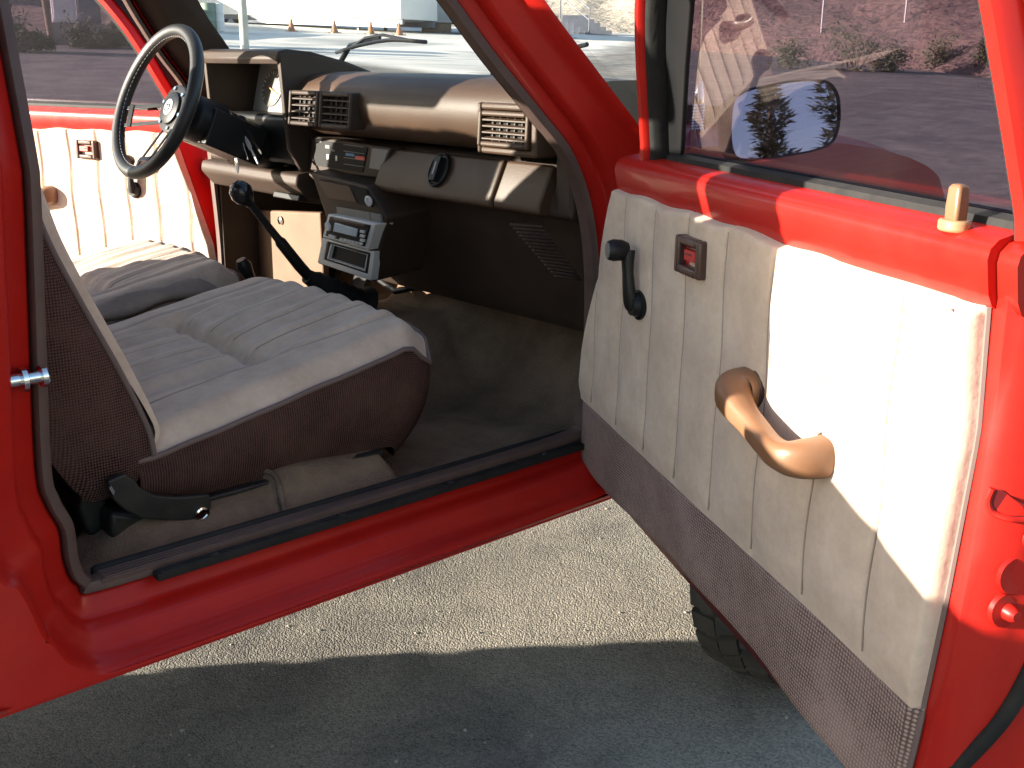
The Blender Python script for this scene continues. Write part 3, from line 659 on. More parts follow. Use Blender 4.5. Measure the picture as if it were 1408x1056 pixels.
    bm = bmesh.new(); ym = Y((y0+y1)/2)                # headrest
    b_loft(bm, [[(xb-.235+c*.055, ym+yy, 1.745+s_*.075) for c, s_ in [(math.cos(t)*abs(math.cos(t))**-.4 if abs(math.cos(t)) > .01 else 0, math.sin(t)*abs(math.sin(t))**-.4 if abs(math.sin(t)) > .01 else 0) for t in [2*math.pi*k/20 for k in range(20)]]] for yy in (-.13, -.12, 0, .12, .13)])
    finish('headrest', bm, M['velour'], bk, bevel=.012)
    return cu, bk
cu1, bk1 = seat(-.59, .075, -.775, -.805, -.197, 1.068)
seat(-.70, -.165, -.73, -.76, -.175, 1.066, detail=False, mir=-1)
# fold of seat material and belt webbing between the seats
bm = bmesh.new()
b_grid(bm, lambda x, t: (x, .080+.085*t, 1.012-.01*t+.022*math.sin(math.pi*t)+.03*ss(x, -.62, -.35)-.06*ss(x, -.36, -.24)+.004*math.sin(x*40+t*5)), lin(-.66, -.20, 24), lin(0, 1, 10)); finish('centre_pad', bm, M['padm'], truck, solid=.02, sharp=180)
# recliner bracket, bolts, seat rails
yb = -.605
def sidep(u, v, y=yb): return on(u, v, (0, y, 0), (0, 1, 0))
def plate_y(name, px, y, t, m, parent, bev=.002):
    P_ = [sidep(*p, y) for p in px]; bm = bmesh.new(); b_loft(bm, [P_, [p+Vector((0, t, 0)) for p in P_]]); return finish(name, bm, m, parent, bevel=bev)
rb = plate_y('recliner_bracket', ((148, 662), (172, 652), (186, 660), (194, 672), (215, 682), (245, 684), (268, 682), (289, 680), (291, 695), (287, 713), (262, 716), (225, 716), (196, 714), (172, 702), (156, 688)), -.625, .012, M['metal'], cu1, .003)
bm = bmesh.new(); c = sidep(277, 706, -.626); b_lathe(bm, [(.011, 0), (.011, -.004), (.008, -.005), (.0075, -.003), (.001, -.0035)], c, (0, 1, 0), 20); finish('bracket_bolt', bm, M['chrome'], cu1)
plate_y('recliner_housing', ((152, 705), (200, 708), (206, 722), (196, 745), (168, 752), (152, 738)), -.60, .05, M['metal'], cu1, .008)
plate_y('recliner_arm', ((112, 672), (140, 668), (148, 690), (140, 735), (122, 738), (108, 700)), -.56, .03, M['metal'], cu1, .006)
plate_y('rail_foot', ((165, 775), (178, 764), (200, 750), (214, 752), (205, 770), (186, 786), (168, 787)), -.600, .05, M['metal'], cu1, .005)
bm = bmesh.new(); c = sidep(176, 774, -.605); b_lathe(bm, [(.010, 0), (.010, -.008), (.001, -.009)], c, (0, 1, .2), 6); finish('rail_bolt', bm, M['metal'], cu1)
bm = bmesh.new()
a = Vector((-.84, -.592, .858)); b = Vector((-.36, -.592, .860))
b_box(bm, (0, -.006, -.006), ((b-a).length, .010, .007), lambda p: a+(b-a).normalized()*p[0]+Vector((0, p[1], p[2])))
finish('seat_rail', bm, M['metal'], cu1, bevel=.003)
plate_y('wear_mark', ((150, 671), (153, 668), (158, 676), (156, 681)), -.6265, .001, M['grey'], cu1, 0)

# ================================================================== doors
# outline of the passenger door mirror, worked out once in the space of its door
PHI_R = math.radians(64.78)
_h = Vector((0, -.80, 0)); _da = Vector((-math.cos(PHI_R), -math.sin(PHI_R), 0)); _na = Vector((-math.sin(PHI_R), math.cos(PHI_R), 0))
MC = on(1077, 166, _h+_da*.115, _da)
MN_ = (Vector((.11, -.97, .20)).normalized()-(MC-CAM).normalized()).normalized()     # the glass looks back along the truck, a little upward
MO = [on(u, v, MC, MN_) for u, v in spline([(1001, 150), (1008, 132), (1035, 120), (1070, 113), (1112, 109), (1136, 112), (1149, 128), (1152.5, 152), (1150, 180), (1140, 199), (1115, 209), (1070, 217), (1035, 221), (1010, 220), (1001, 205), (999, 178)], 4, True)]
dsp = lambda P: (( P-_h).dot(_da), (P-_h).dot(_na), P.z)
def make_door(sgn, phi, hx, name, label=None):
    cph, sph = math.cos(phi), math.sin(phi)
    def D(p):                                        # door space (d from hinge, n inward, z) -> world
        d, n, z = p
        y = -.80-sph*d+cph*n
        return Vector((hx-cph*d-sph*n, y if sgn < 0 else -y, z))
    lean = lambda z: .25*max(0, z-1.40)
    bm = bmesh.new()
    zb = lambda d: lerp(d, (-.06, .4, .85, 1.05), (.785, .785, .735, .72))
    dr = lambda z: lerp(z, (.72, .82, 1.0, 1.17, 1.33, 1.40), (-.045, -.030, -.008, .006, .0, .0))
    dl = lambda z: lerp(z, (.78, .85, 1.03, 1.215, 1.34, 1.40), (-.04, -.055, -.03, .04, .09, .13))
    vz = [0, .03, .08, .2, .4, .6, .8, .9, .955, .985, 1]
    # shell as a closed ring profile swept up the door: inner skin, shut face, outer skin, hinge face
    def shell(z, v):
        l, r = dl(z), dr(z)
        o = .010*math.sin(math.pi*min(1, v*1.0))
        return [(l+.0, .012), (l+.03, .016), (.45, .016), (.965+r, .016), (.988+r, .020), (1.000+r, .020), (1.008+r, .012), (1.018+r, .004), (1.026+r, -.020), (1.032+r, -.055), (1.045+r, -.066), (1.05+r, -.082), (1.048+r, -.088), (.5, -.092-o), (l-.0, -.088), (l-.012, -.08), (l-.008, -.03)]
    rings = []
    for v in vz:
        def zz(d): return zb(d)+(1.336-zb(d))*v
        prof = shell(zb(.5)+(1.336-zb(.5))*v, v)
        rings.append([D((d, n, zz(d))) for d, n in prof])
    b_loft(bm, rings, caps=True)
    # belt rail
    rail = [(.016, 1.318), (.024, 1.322), (.030, 1.334), (.036, 1.366), (.034, 1.376), (.026, 1.384), (.012, 1.388), (-.004, 1.390), (-.040, 1.390), (-.085, 1.386), (-.098, 1.37), (-.092, 1.336)]
    def railz(d): return [(d, n, z) for n, z in rail]
    b_loft(bm, [[D(p) for p in railz(d)] for d in (.085, .095, .11, .3, .6, .85, .955, .975, .985)], caps=True)
    b_loft(bm, [[D((d, n-.010, z-.003)) for n, z in rail] for d in (.985, 1.005, 1.012)], caps=True)
    body_ = finish(name, bm, M['paint'], truck, sharp=45, bevel=0)
    # window frame
    bm = bmesh.new()
    fp = [(.165, 1.385), (.185, 1.45), (.24, 1.60), (.33, 1.73), (.44, 1.855), (.50, 1.895), (.56, 1.905), (.88, 1.905), (.935, 1.885), (.95, 1.84), (.962, 1.66), (.985, 1.50), (1.00, 1.385)]
    if sgn > 0: fp = [(d-lerp(z, (1.38, 1.65, 1.9), (.085, .045, .0)) if d < .6 else d, z) for d, z in fp]
    fps = spline(fp, 4)
    def sweep(bm, sect):
        rr = []
        for i, (d, z) in enumerate(fps):
            a, b = fps[max(0, i-1)], fps[min(len(fps)-1, i+1)]; dx, dz = b[0]-a[0], b[1]-a[1]; L = math.hypot(dx, dz); nx, nz = dz/L, -dx/L      # inward normal of the frame
            rr.append([D((d+nx*s_, n+lean(z), z+nz*s_)) for s_, n in sect])
        b_loft(bm, rr, caps=True)
    sweep(bm, [(-.018, .015), (-.014, .022), (.0, .022), (.004, .016), (.004, -.02), (.0, -.05), (-.022, -.05), (-.026, -.03)])
    finish('window_frame', bm, M['paint'], body_, sharp=50)
    bm = bmesh.new(); sweep(bm, [(.0045, .012), (.010, .014), (.018, .008), (.020, -.010), (.018, -.032), (.010, -.038), (.0045, -.03)])
    sweep(bm, [(-.038, -.01), (-.0265, .0), (-.0265, -.03), (-.036, -.03)])
    finish('glass_channel', bm, M['rubber'], body_, sharp=60)
    if sgn < 0:
        bm = bmesh.new()                                   # black quarter plate ahead of the glass
        b_prism(bm, [(.180, 1.397), (.232, 1.397), (.30, 1.53), (.40, 1.70), (.50, 1.85), (.42, 1.82), (.34, 1.73), (.25, 1.60), (.195, 1.45)], lambda p, k: D((p[0], -.020+.008*k+lean(p[1]), p[1]))); finish('quarter_plate', bm, M['black'], body_, bevel=.002)
    bm = bmesh.new()
    b_prism(bm, [(.225 if sgn < 0 else .11, 1.37), (.985, 1.37), (.980, 1.50), (.955, 1.66), (.945, 1.85), (.90, 1.90), (.54, 1.90), (.50, 1.88), (.40, 1.76), (.30, 1.64) if sgn < 0 else (.20, 1.60)], lambda p, k: D((p[0], -.030+.004*k+lean(p[1]), p[1]))); finish('window_glass', bm, M['glass'], body_)
    bm = bmesh.new(); b_loft(bm, [[D((d, n, z)) for n, z in ((-.002, 1.388), (-.004, 1.397), (-.018, 1.401), (-.024, 1.397), (-.024, 1.386))] for d in (.20, .6, .988)], caps=True)
    b_loft(bm, [[D((d, n, z)) for n, z in ((-.034, 1.388), (-.036, 1.399), (-.05, 1.399), (-.055, 1.386))] for d in (.20, .6, .988)], caps=True)
    finish('belt_seal', bm, M['rubber'], body_)
    # trim panel with stitched ribs
    RIB = (.022, .141, .258, .374, .491, .615, .741, .868)
    zt = lambda d: lerp(d, (.0, .08, .28, .5, .66, .85, .98), (1.336, 1.338, 1.334, 1.333, 1.326, 1.321, 1.322))+.0025*math.sin(d*38)
    zs = lambda d: lerp(d, (-.06, .05, .445, .78, .97), (.930, .925, .908, .897, .885))
    dr2 = lambda z: lerp(z, (.72, .81, .88, 1.016, 1.2, 1.33), (.945, .951, .960, .973, .986, .976))
    dl2 = lambda z: lerp(z, (.78, .80, .849, .93, 1.027, 1.215, 1.30, 1.339), (-.03, -.052, -.063, -.055, -.039, .034, .068, .088))
    def tn(d, z, t):
        c = d+.022*ss(1.06-z, 0, .2)*(1-d)+.003*math.sin(z*30+d*4)
        n = .036+.006
        for r in RIB:
            g = abs(c-r); n -= .0045*math.exp(-(g/.0036)**2); n -= .0040*math.exp(-((c-r)/.018)**2)
        n += .0012*math.sin(d*13+z*9)*math.sin(z*17)
        return .033+(n-.033)*ss(t, -.01, .10)
    def T1(s_, t):
        z0 = .9+.43*t; d = dl2(z0)+(dr2(z0)-dl2(z0))*s_
        z = zs(d)+(zt(d)-zs(d))*t; d = dl2(z)+(dr2(z)-dl2(z))*s_
        ed = ss(min(s_, 1-s_)*.99, 0, .005)*ss(1-t, 0, .02)
        return D((d, .020+(tn(d, z, t)-.020)*ed, z))
    bm = bmesh.new(); b_grid(bm, T1, [0, .002, .004, .008, .012]+lin(.015, .985, 560)+[.988, .992, .996, .998, 1], lin(0, .96, 40)+[.98, .985, .99, .995, 1])
    seams = []
    for r in RIB:
        pts_ = []
        for t in lin(.03, .97, 40):
            z = zs(r)+(zt(r)-zs(r))*t; d = r
            for _ in range(3): d = r-.022*ss(1.06-z, 0, .2)*(1-d)-.003*math.sin(z*30+d*4)
            if d < dl2(z)+.012: continue
            pts_.append(D((d, tn(d, z, t)+.0016, z)))
        if len(pts_) > 4: bm2 = bmesh.new(); b_tube(bm2, pts_, .0013, 5); finish('seam', bm2, M['seam'], body_)
    tp = finish('trim_panel', bm, M['velour'], body_, sharp=180)
    def zb2(d): return lerp(d, (-.06, -.04, .0, .02, .384, .62, .85, .96), (.822, .80, .790, .788, .786, .768, .737, .725))
    def T2(s_, t):
        z = .75+.17*t; d = dl2(.82+.1*t)+(dr2(z)-dl2(.82+.1*t))*s_
        z = zb2(d)+(zs(d)-zb2(d))*t; n0 = .022-.006*ss(t, 1.0, 1.03); t = min(t, 1); ed = ss(min(t+.02, 1)*.99, 0, .06)*ss(min(s_, 1-s_), -.001, .006)
        return D((d, n0+(.010+.003*math.sin(d*21+z*14))*ed, z))
    bm = bmesh.new(); b_grid(bm, T2, lin(0, 1, 80), lin(0, 1, 16)+[1.03, 1.08], uvf=lambda a, b: (a*1.0, b*.14)); finish('kick_strip', bm, M['strip'], body_, sharp=180)
    bm = bmesh.new()
    edge = [T1(1, t) for t in lin(0, 1, 20)]; b_tube(bm, [T2(1, t) for t in lin(0, .95, 8)]+edge, .0035, 6); finish('panel_edge', bm, M['piping'], body_)
    # window crank
    bm = bmesh.new()
    b_lathe(bm, [(.024, 0), (.024, .006), (.019, .008), (.016, .018), (.001, .018)], D((.226, .040, 1.166)), D((0, 1, 0))-D((0, 0, 0)), 24)
    hd = spline([(.224, .054, 1.160), (.223, .060, 1.19), (.219, .062, 1.225), (.214, .061, 1.252)], 4)
    b_tube(bm, [D(p) for p in hd], [.0115, .013, .013, .0125, .0115, .011, .0105, .010, .0105, .011, .012, .013, .013][:len(hd)], 12, flat=.75); cr = finish('window_crank', bm, M['black'], body_)
    bm = bmesh.new(); kc = D((.212, .060, 1.252)); kx = D((-.10, 1, .0))-D((0, 0, 0)); b_lathe(bm, [(.012, 0), (.0165, .010), (.0175, .024), (.015, .032), (.014, .033), (.013, .032), (.001, .032)], kc, kx, 24)
    finish('crank_knob', bm, M['black'], body_)
    bm = bmesh.new(); b_lathe(bm, [(.0125, .0322), (.0125, .034), (.001, .0345)], kc, kx, 20); finish('crank_cap', bm, M['grey'], body_)
    # inner handle plate
    bm = bmesh.new(); Z0, Z1, d0, d1 = 1.246, 1.300, .366, .446; b = .013
    for lo, hi in (((d0, .036, Z0), (d0+b, .054, Z1)), ((d1-b, .036, Z0), (d1, .054, Z1)), ((d0+b, .036, Z0), (d1-b, .054, Z0+b)), ((d0+b, .036, Z1-b), (d1-b, .054, Z1))): b_box(bm, lo, hi, D)
    hp_ = finish('handle_plate', bm, M['brownp'], body_, bevel=.004)
    bm = bmesh.new(); b_box(bm, (d0+b, .034, Z0+b), (d1-b, .0405, Z1-b), D); finish('handle_recess', bm, M['redp'], body_)
    bm = bmesh.new(); b_box(bm, (d0+.030, .040, Z0+.022), (d1-.016, .052, Z1-.017), D); b_box(bm, (d0+.034, .052, Z0+.030), (d1-.026, .0535, Z1-.022), D, mi=1); finish('inner_handle', bm, [M['redp'], M['brownp']], body_, bevel=.002)
    # pull handle / arm rest
    pts = spline([(.583, .030, 1.130), (.584, .050, 1.129), (.588, .062, 1.127), (.604, .070, 1.122), (.635, .074, 1.114), (.67, .076, 1.106), (.705, .080, 1.100), (.735, .083, 1.098), (.757, .078, 1.099), (.768, .058, 1.101), (.769, .030, 1.103)], 5)
    N_ = len(pts); bm = bmesh.new(); rings = []; up_ = Vector((0, 0, 1))
    for k_, p in enumerate(pts):
        a_, b_ = Vector(pts[max(0, k_-1)]), Vector(pts[min(N_-1, k_+1)]); t_ = (b_-a_).normalized(); u_ = (up_-t_*up_.dot(t_)).normalized(); s_ = t_.cross(u_); f_ = k_/(N_-1)
        ru = lerp(f_, (0, .15, .28, .42, .62, .74, .86, 1), (.028, .027, .022, .0165, .0155, .0175, .022, .0245)); rs = lerp(f_, (0, .15, .3, .45, .62, .74, .86, 1), (.030, .029, .022, .0155, .015, .0165, .0205, .0235))
        pw = lambda v: math.copysign(abs(v)**.72, v)
        rings.append([D(Vector(p)+u_*ru*pw(math.cos(2*math.pi*q_/24))+s_*rs*pw(math.sin(2*math.pi*q_/24))) for q_ in range(24)])
    b_loft(bm, rings); ph_ = finish('pull_handle', bm, M['handle'], body_, sharp=60)
    bm = bmesh.new(); b_tube(bm, [rings[k_][13] for k_ in range(N_-18, N_)], .0008, 5); finish('handle_parting_line', bm, M['brownp'], body_)
    for c_, ex, ez in (((.582, .0365, 1.130), .034, .032), ((.769, .0365, 1.103), .028, .028)):
        bm = bmesh.new(); b_loft(bm, [[D((c_[0]+ex*k_*math.cos(2*math.pi*q_/24), h_, c_[2]+ez*k_*math.sin(2*math.pi*q_/24))) for q_ in range(24)] for h_, k_ in ((.030, 1), (.0395, 1), (.0405, .96))]); finish('handle_foot', bm, M['brownp'], body_)
    # lock knob
    bm = bmesh.new(); b_loft(bm, [[D((.918+a*s_, .022+b_*s_*.8, z)) for a, b_ in ((-.0095, -.009), (.0095, -.009), (.0095, .009), (-.0095, .009))] for z, s_ in ((1.388, .95), (1.405, 1.0), (1.423, .92), (1.427, .7))]); lk = finish('lock_knob', bm, M['handle'], body_, bevel=.003)
    bm = bmesh.new(); b_loft(bm, [[D((.918+.018*math.cos(t), .022+.014*math.sin(t), z)) for t in [2*math.pi*k/18 for k in range(18)]] for z in (1.382, 1.3935)]); finish('lock_collar', bm, M['tanp'], body_, bevel=.003)
    bm = bmesh.new(); b_lathe(bm, [(.008, 0), (.008, .002), (.006, .003), (.005, .0015), (.001, .0015)], D((.950, .0395, 1.306)), D((0, 1, 0))-D((0, 0, 0)), 16); finish('trim_clip', bm, M['grey'], body_)
    # shut-face hardware
    E = lambda z: 1.026+dr(z)
    def es(d, n, z): return D((d+dr(z), n, z))
    axd = D((1, 0, 0))-D((0, 0, 0))
    sd_ = lambda n: lerp(-n, (-.02, -.012, -.004, .02, .055, .066, .082), (1.0, 1.008, 1.018, 1.026, 1.032, 1.045, 1.05))
    for zc, nn_ in ((1.168, -.026), (1.104, -.020)):
        bm = bmesh.new(); b_lathe(bm, [(.009, 0), (.009, .002), (.006, .004), (.001, .0035)], es(sd_(nn_), nn_, zc), axd, 16); b_box(bm, (-.0012, -.005, .003), (.0012, .005, .0045), lambda p: es(sd_(nn_)+p[2], nn_+p[0], zc+p[1])); finish('latch_screw', bm, M['paint'], body_)
    def onface(bm, poly, h0, h1):                     # little pressing that follows the curved shut face
        A = [es(sd_(n)+h0, n, z) for n, z in poly]; B = [es(sd_(n)+h1, n, z) for n, z in poly]; b_loft(bm, [A, B], caps=True)
    bm = bmesh.new(); onface(bm, [(.016, 1.150), (.010, 1.152), (.004, 1.146), (-.006, 1.141), (-.030, 1.140), (-.050, 1.142), (-.050, 1.131), (-.02, 1.127), (.0, 1.127), (.014, 1.130)], -.006, .0012); finish('latch_slot', bm, M['slot'], body_)
    bm = bmesh.new(); b_tube(bm, [es(sd_(n)+.001, n, z) for n, z in spline([(.016, 1.152), (.017, 1.138), (.012, 1.127), (-.004, 1.124), (-.022, 1.126), (-.036, 1.133), (-.050, 1.133)], 5)], .0032, 8); finish('latch_lip', bm, M['paint'], body_)
    bm = bmesh.new(); b_lathe(bm, [(.020, 0), (.018, .004), (.009, .006), (.008, .014), (.005, .018), (.001, .0185)], es(1.0225, -.012, 1.026), axd, 20); finish('bump_stop', bm, M['paint'], body_)
    bm = bmesh.new(); b_lathe(bm, [(.022, 0), (.019, .003), (.001, .001)], es(1.0235, -.014, 1.064), axd, 20); finish('access_plug', bm, M['paint'], body_)
    bm = bmesh.new()
    sp_ = spline([(1.032, -.064, 1.10), (1.034, -.058, 1.02), (1.036, -.050, .96), (1.034, -.036, .905), (1.028, -.016, .86), (1.015, .002, .815), (.985, .006, .77), (.94, .008, .745)], 6)
    b_tube(bm, [es(*p) for p in sp_], .0095, 10); finish('door_weatherstrip', bm, M['rubber'], body_)
    # hinges
    for zc in (.93, 1.24):
        bm = bmesh.new(); b_tube(bm, [D((-.02, -.02, zc-.03)), D((-.02, -.02, zc+.03))], .011, 12); b_box(bm, (-.02, -.035, zc-.025), (.03, -.022, zc+.025), D); finish('door_hinge', bm, M['paint'], body_, bevel=.003)
    # outside mirror
    MT = lambda k, n: [D(dsp(MC+(p-MC)*k+MN_*n)) for p in MO]
    bm = bmesh.new()
    fs = b_loft(bm, [MT(.94, .006), MT(.975, .012), MT(1, .006), MT(1, -.02), MT(.88, -.055), MT(.55, -.075), MT(.1, -.08)], caps=False)
    bm.faces.new([bm.verts.new(p) for p in MT(.1, -.0805)])
    fmir = bm.faces.new([bm.verts.new(p) for p in MT(.94, .0065)]); fmir.material_index = 1
    b_tube(bm, [D((.10, -.20, 1.40)), D((.115, -.15, 1.36)), D((.15, -.09, 1.345))], [.022, .02, .022], 12, flat=.6)
    finish('wing_mirror', bm, [M['black'], M['mirror']], body_, sharp=60)
    return body_, D
dR, DR = make_door(-1, math.radians(64.78), 0.0, 'passenger_door')
dL, DL = make_door(1, math.radians(70), 0.03, 'driver_door')
# lower tan map-pocket strip and lit door edge come from the sun only

# ---- wipers
for pts in (((456, 79), (490, 69), (531, 62.5), (579, 65.5)), ((668, 103), (690, 96), (740, 84), (800, 70))):
    P_ = [on(u, v, (.215, 0, 1.475), (.605, 0, .797))+Vector((.014, 0, .012)) for u, v in pts]
    bm = bmesh.new(); b_tube(bm, spline([tuple(p) for p in P_], 6), .0045, 8); 
    Q = [p+Vector((.012, 0, .016)) for p in P_]
    b_tube(bm, [P_[0]+Vector((.05, .10, -.06)), P_[0].lerp(P_[1], .3)+Vector((.02, 0, .012)), P_[1].lerp(P_[2], .5)+Vector((.012, 0, .010))], [.008, .006, .004], 8)
    b_tube(bm, [P_[0].lerp(P_[1], .5), Q[1].lerp(Q[2], .0), Q[1].lerp(Q[2], .6), P_[3].lerp(P_[2], .3)], .0035, 6)
    finish('wiper', bm, M['black'], truck)
# ---- aerial with spring base on the wing
ab = on(957, 212, (0, -.72, 0), (0, 1, 0)); at_ = on(960, 130, (0, -.72, 0), (0, 1, 0)); bm = bmesh.new()
H = at_.z-ab.z
for k in range(1): pass
b_tube(bm, [ab+Vector((.010*math.cos(a), .010*math.sin(a), .012+(H-.03)*a/(2*math.pi*15))) for a in [2*math.pi*15*k/180 for k in range(181)]], .0028, 6)
b_lathe(bm, [(.016, -.03), (.018, .0), (.012, .012), (.005, .014)], ab, (0, 0, 1), 16); b_lathe(bm, [(.011, H-.02), (.011, H), (.004, H+.025)], ab, (0, 0, 1), 16)
b_tube(bm, [at_, at_+Vector((-.02, .0, .9))], .002, 6)
finish('aerial', bm, M['chrome'], truck)

# ================================================================== keys (hang from the ignition, so a thing of their own)
kr = bpy.data.objects.new('key_ring', None); COL.objects.link(kr); kr.location = ig
tag(kr, 'bunch of keys on a metal ring hanging below the steering column', 'keys')
def kp(u, v, x=-.105): return on(u, v, (x, 0, 0), (1, 0, 0))-ig
bm = bmesh.new(); c = kp(329, 180); b_tube(bm, [c+Vector((0, math.cos(a)*.017, math.sin(a)*.017)) for a in [2*math.pi*k/24 for k in range(24)]], .0014, 6, loop=True); finish('ring', bm, M['chrome'], kr)
def key(p0, p1, wid, m, nm, x=-.107):
    a, b = kp(*p0, x), kp(*p1, x); d = (b-a); L = d.length; d.normalize(); s_ = d.cross(Vector((1, 0, 0)))
    bm = bmesh.new()
    b_prism(bm, [(0, -wid*.4), (.25*L, -wid), (.42*L, -wid*.9), (.45*L, -wid*.4), (.95*L, -wid*.4), (L, 0), (.95*L, wid*.4), (.85*L, wid*.25), (.75*L, wid*.45), (.45*L, wid*.4), (.42*L, wid*.9), (.25*L, wid), (0, wid*.4)], lambda p, k: a+d*p[0]+s_*p[1]+Vector((.002*k, 0, 0)))
    finish(nm, bm, m, kr, bevel=.0005)
key((338, 180), (360, 212), .009, M['metal'], 'key'); key((336, 188), (355, 226), .008, M['silver'], 'key', -.103); key((330, 192), (341, 220), .006, M['chrome'], 'key', -.110)
bm = bmesh.new(); a, b = kp(324, 212, -.11), kp(327, 238, -.11); b_tube(bm, [a, a.lerp(b, .2), a.lerp(b, .8), b], [.003, .007, .007, .003], 12, flat=.5); finish('fob', bm, M['white'], kr)
bm = bmesh.new(); b_tube(bm, [kp(326, 188), kp(325, 198), kp(324, 212)], .0018, 6); finish('chain', bm, M['metal'], kr)

# ================================================================== the place outside
def ground_mat():
    m = mat('asphalt_chip', (.25, .215, .165), .95, spec=.15); t = m.node_tree; b = t.nodes['Principled BSDF']
    tc = t.nodes.new('ShaderNodeTexCoord')
    v = t.nodes.new('ShaderNodeTexVoronoi'); v.inputs['Scale'].default_value = 215; t.links.new(tc.outputs['Object'], v.inputs['Vector'])
    n = t.nodes.new('ShaderNodeTexNoise'); n.inputs['Scale'].default_value = 1.3; n.inputs['Detail'].default_value = 8; t.links.new(tc.outputs['Object'], n.inputs['Vector'])
    n2 = t.nodes.new('ShaderNodeTexNoise'); n2.inputs['Scale'].default_value = 60; n2.inputs['Detail'].default_value = 4; t.links.new(tc.outputs['Object'], n2.inputs['Vector'])
    r = t.nodes.new('ShaderNodeValToRGB'); r.color_ramp.elements[0].color = (.175, .164, .148, 1); r.color_ramp.elements[1].color = (.31, .288, .25, 1); r.color_ramp.elements[0].position = .1; r.color_ramp.elements[1].position = .75
    t.links.new(v.outputs['Color'], r.inputs[0])
    mx = t.nodes.new('ShaderNodeMix'); mx.data_type = 'RGBA'; mx.blend_type = 'MULTIPLY'; mx.inputs['Factor'].default_value = 1
    r2 = t.nodes.new('ShaderNodeValToRGB'); r2.color_ramp.elements[0].color = (.72, .72, .74, 1); r2.color_ramp.elements[1].color = (1.1, 1.08, 1.05, 1); r2.color_ramp.elements[0].position = .35; r2.color_ramp.elements[1].position = .65
    t.links.new(n.outputs[0], r2.inputs[0]); t.links.new(r.outputs[0], mx.inputs['A']); t.links.new(r2.outputs[0], mx.inputs['B'])
    ns = t.nodes.new('ShaderNodeTexNoise'); ns.inputs['Scale'].default_value = 3.2; ns.inputs['Detail'].default_value = 9; ns.inputs['Roughness'].default_value = .72; ns.inputs['Distortion'].default_value = .5; t.links.new(tc.outputs['Object'], ns.inputs['Vector'])
    vs = t.nodes.new('ShaderNodeTexVoronoi'); vs.inputs['Scale'].default_value = 42; t.links.new(tc.outputs['Object'], vs.inputs['Vector'])
    rs = t.nodes.new('ShaderNodeValToRGB'); e0, e1 = rs.color_ramp.elements; e0.position = .36; e0.color = (.66, .66, .68, 1); e1.position = .56; e1.color = (1.08, 1.07, 1.05, 1); t.links.new(ns.outputs[0], rs.inputs[0])
    mm = t.nodes.new('ShaderNodeMix'); mm.data_type = 'RGBA'; mm.blend_type = 'MULTIPLY'; mm.inputs['Factor'].default_value = .9; t.links.new(mx.outputs['Result'], mm.inputs['A']); t.links.new(rs.outputs[0], mm.inputs['B'])
    rv = t.nodes.new('ShaderNodeValToRGB'); e0, e1 = rv.color_ramp.elements; e0.position = .10; e0.color = (.5, .5, .5, 1); e1.position = .17; e1.color = (1, 1, 1, 1); t.links.new(vs.outputs['Distance'], rv.inputs[0])
    sel = t.nodes.new('ShaderNodeSeparateColor'); t.links.new(vs.outputs['Color'], sel.inputs[0]); th = t.nodes.new('ShaderNodeMath'); th.operation = 'GREATER_THAN'; th.inputs[1].default_value = .80; t.links.new(sel.outputs[0], th.inputs[0])
    mp = t.nodes.new('ShaderNodeMix'); mp.data_type = 'RGBA'; mp.blend_type = 'MULTIPLY'; t.links.new(th.outputs[0], mp.inputs['Factor']); t.links.new(mm.outputs['Result'], mp.inputs['A']); t.links.new(rv.outputs[0], mp.inputs['B']); mx = mp
    sx = t.nodes.new('ShaderNodeSeparateXYZ'); t.links.new(tc.outputs['Object'], sx.inputs[0])
    def mth(op, a, b_, c=0):
        q_ = t.nodes.new('ShaderNodeMath'); q_.operation = op
        for i_, v_ in enumerate((a, b_, c)):
            if isinstance(v_, (int, float)): q_.inputs[i_].default_value = v_
            else: t.links.new(v_, q_.inputs[i_])
        return q_.outputs[0]
    m1 = mth('MULTIPLY_ADD', sx.outputs[0], -.7, sx.outputs[1]); m1 = mth('MULTIPLY_ADD', n.outputs[0], 3, m1); c1 = t.nodes.new('ShaderNodeMapRange'); c1.inputs[1].default_value = 6.5; c1.inputs[2].default_value = 8.5; t.links.new(m1, c1.inputs[0])
    c2 = t.nodes.new('ShaderNodeMapRange'); c2.inputs[1].default_value = 13; c2.inputs[2].default_value = 14; t.links.new(sx.outputs[0], c2.inputs[0])
    glare_zone = mth('MULTIPLY', c1.outputs[0], c2.outputs[0])  # far ground mask: blown-out sunlight put into the colour as a paler zone
    n3 = t.nodes.new('ShaderNodeTexNoise'); n3.inputs['Scale'].default_value = .22; n3.inputs['Detail'].default_value = 6; n3.inputs['Distortion'].default_value = .6; t.links.new(tc.outputs['Object'], n3.inputs['Vector'])
    r3 = t.nodes.new('ShaderNodeValToRGB'); r3.color_ramp.elements[0].color = (.42, .41, .38, 1); r3.color_ramp.elements[1].color = (.74, .70, .62, 1); r3.color_ramp.elements[0].position = .38; r3.color_ramp.elements[1].position = .55; t.links.new(n3.outputs[0], r3.inputs[0])
    mz = t.nodes.new('ShaderNodeMix'); mz.data_type = 'RGBA'; t.links.new(glare_zone, mz.inputs['Factor']); t.links.new(mx.outputs['Result'], mz.inputs['A']); t.links.new(r3.outputs[0], mz.inputs['B']); t.links.new(mz.outputs['Result'], b.inputs['Base Color'])
    ad = t.nodes.new('ShaderNodeMath'); ad.operation = 'MULTIPLY_ADD'; ad.inputs[1].default_value = -1.2; t.links.new(v.outputs['Distance'], ad.inputs[0]); t.links.new(n2.outputs[0], ad.inputs[2])
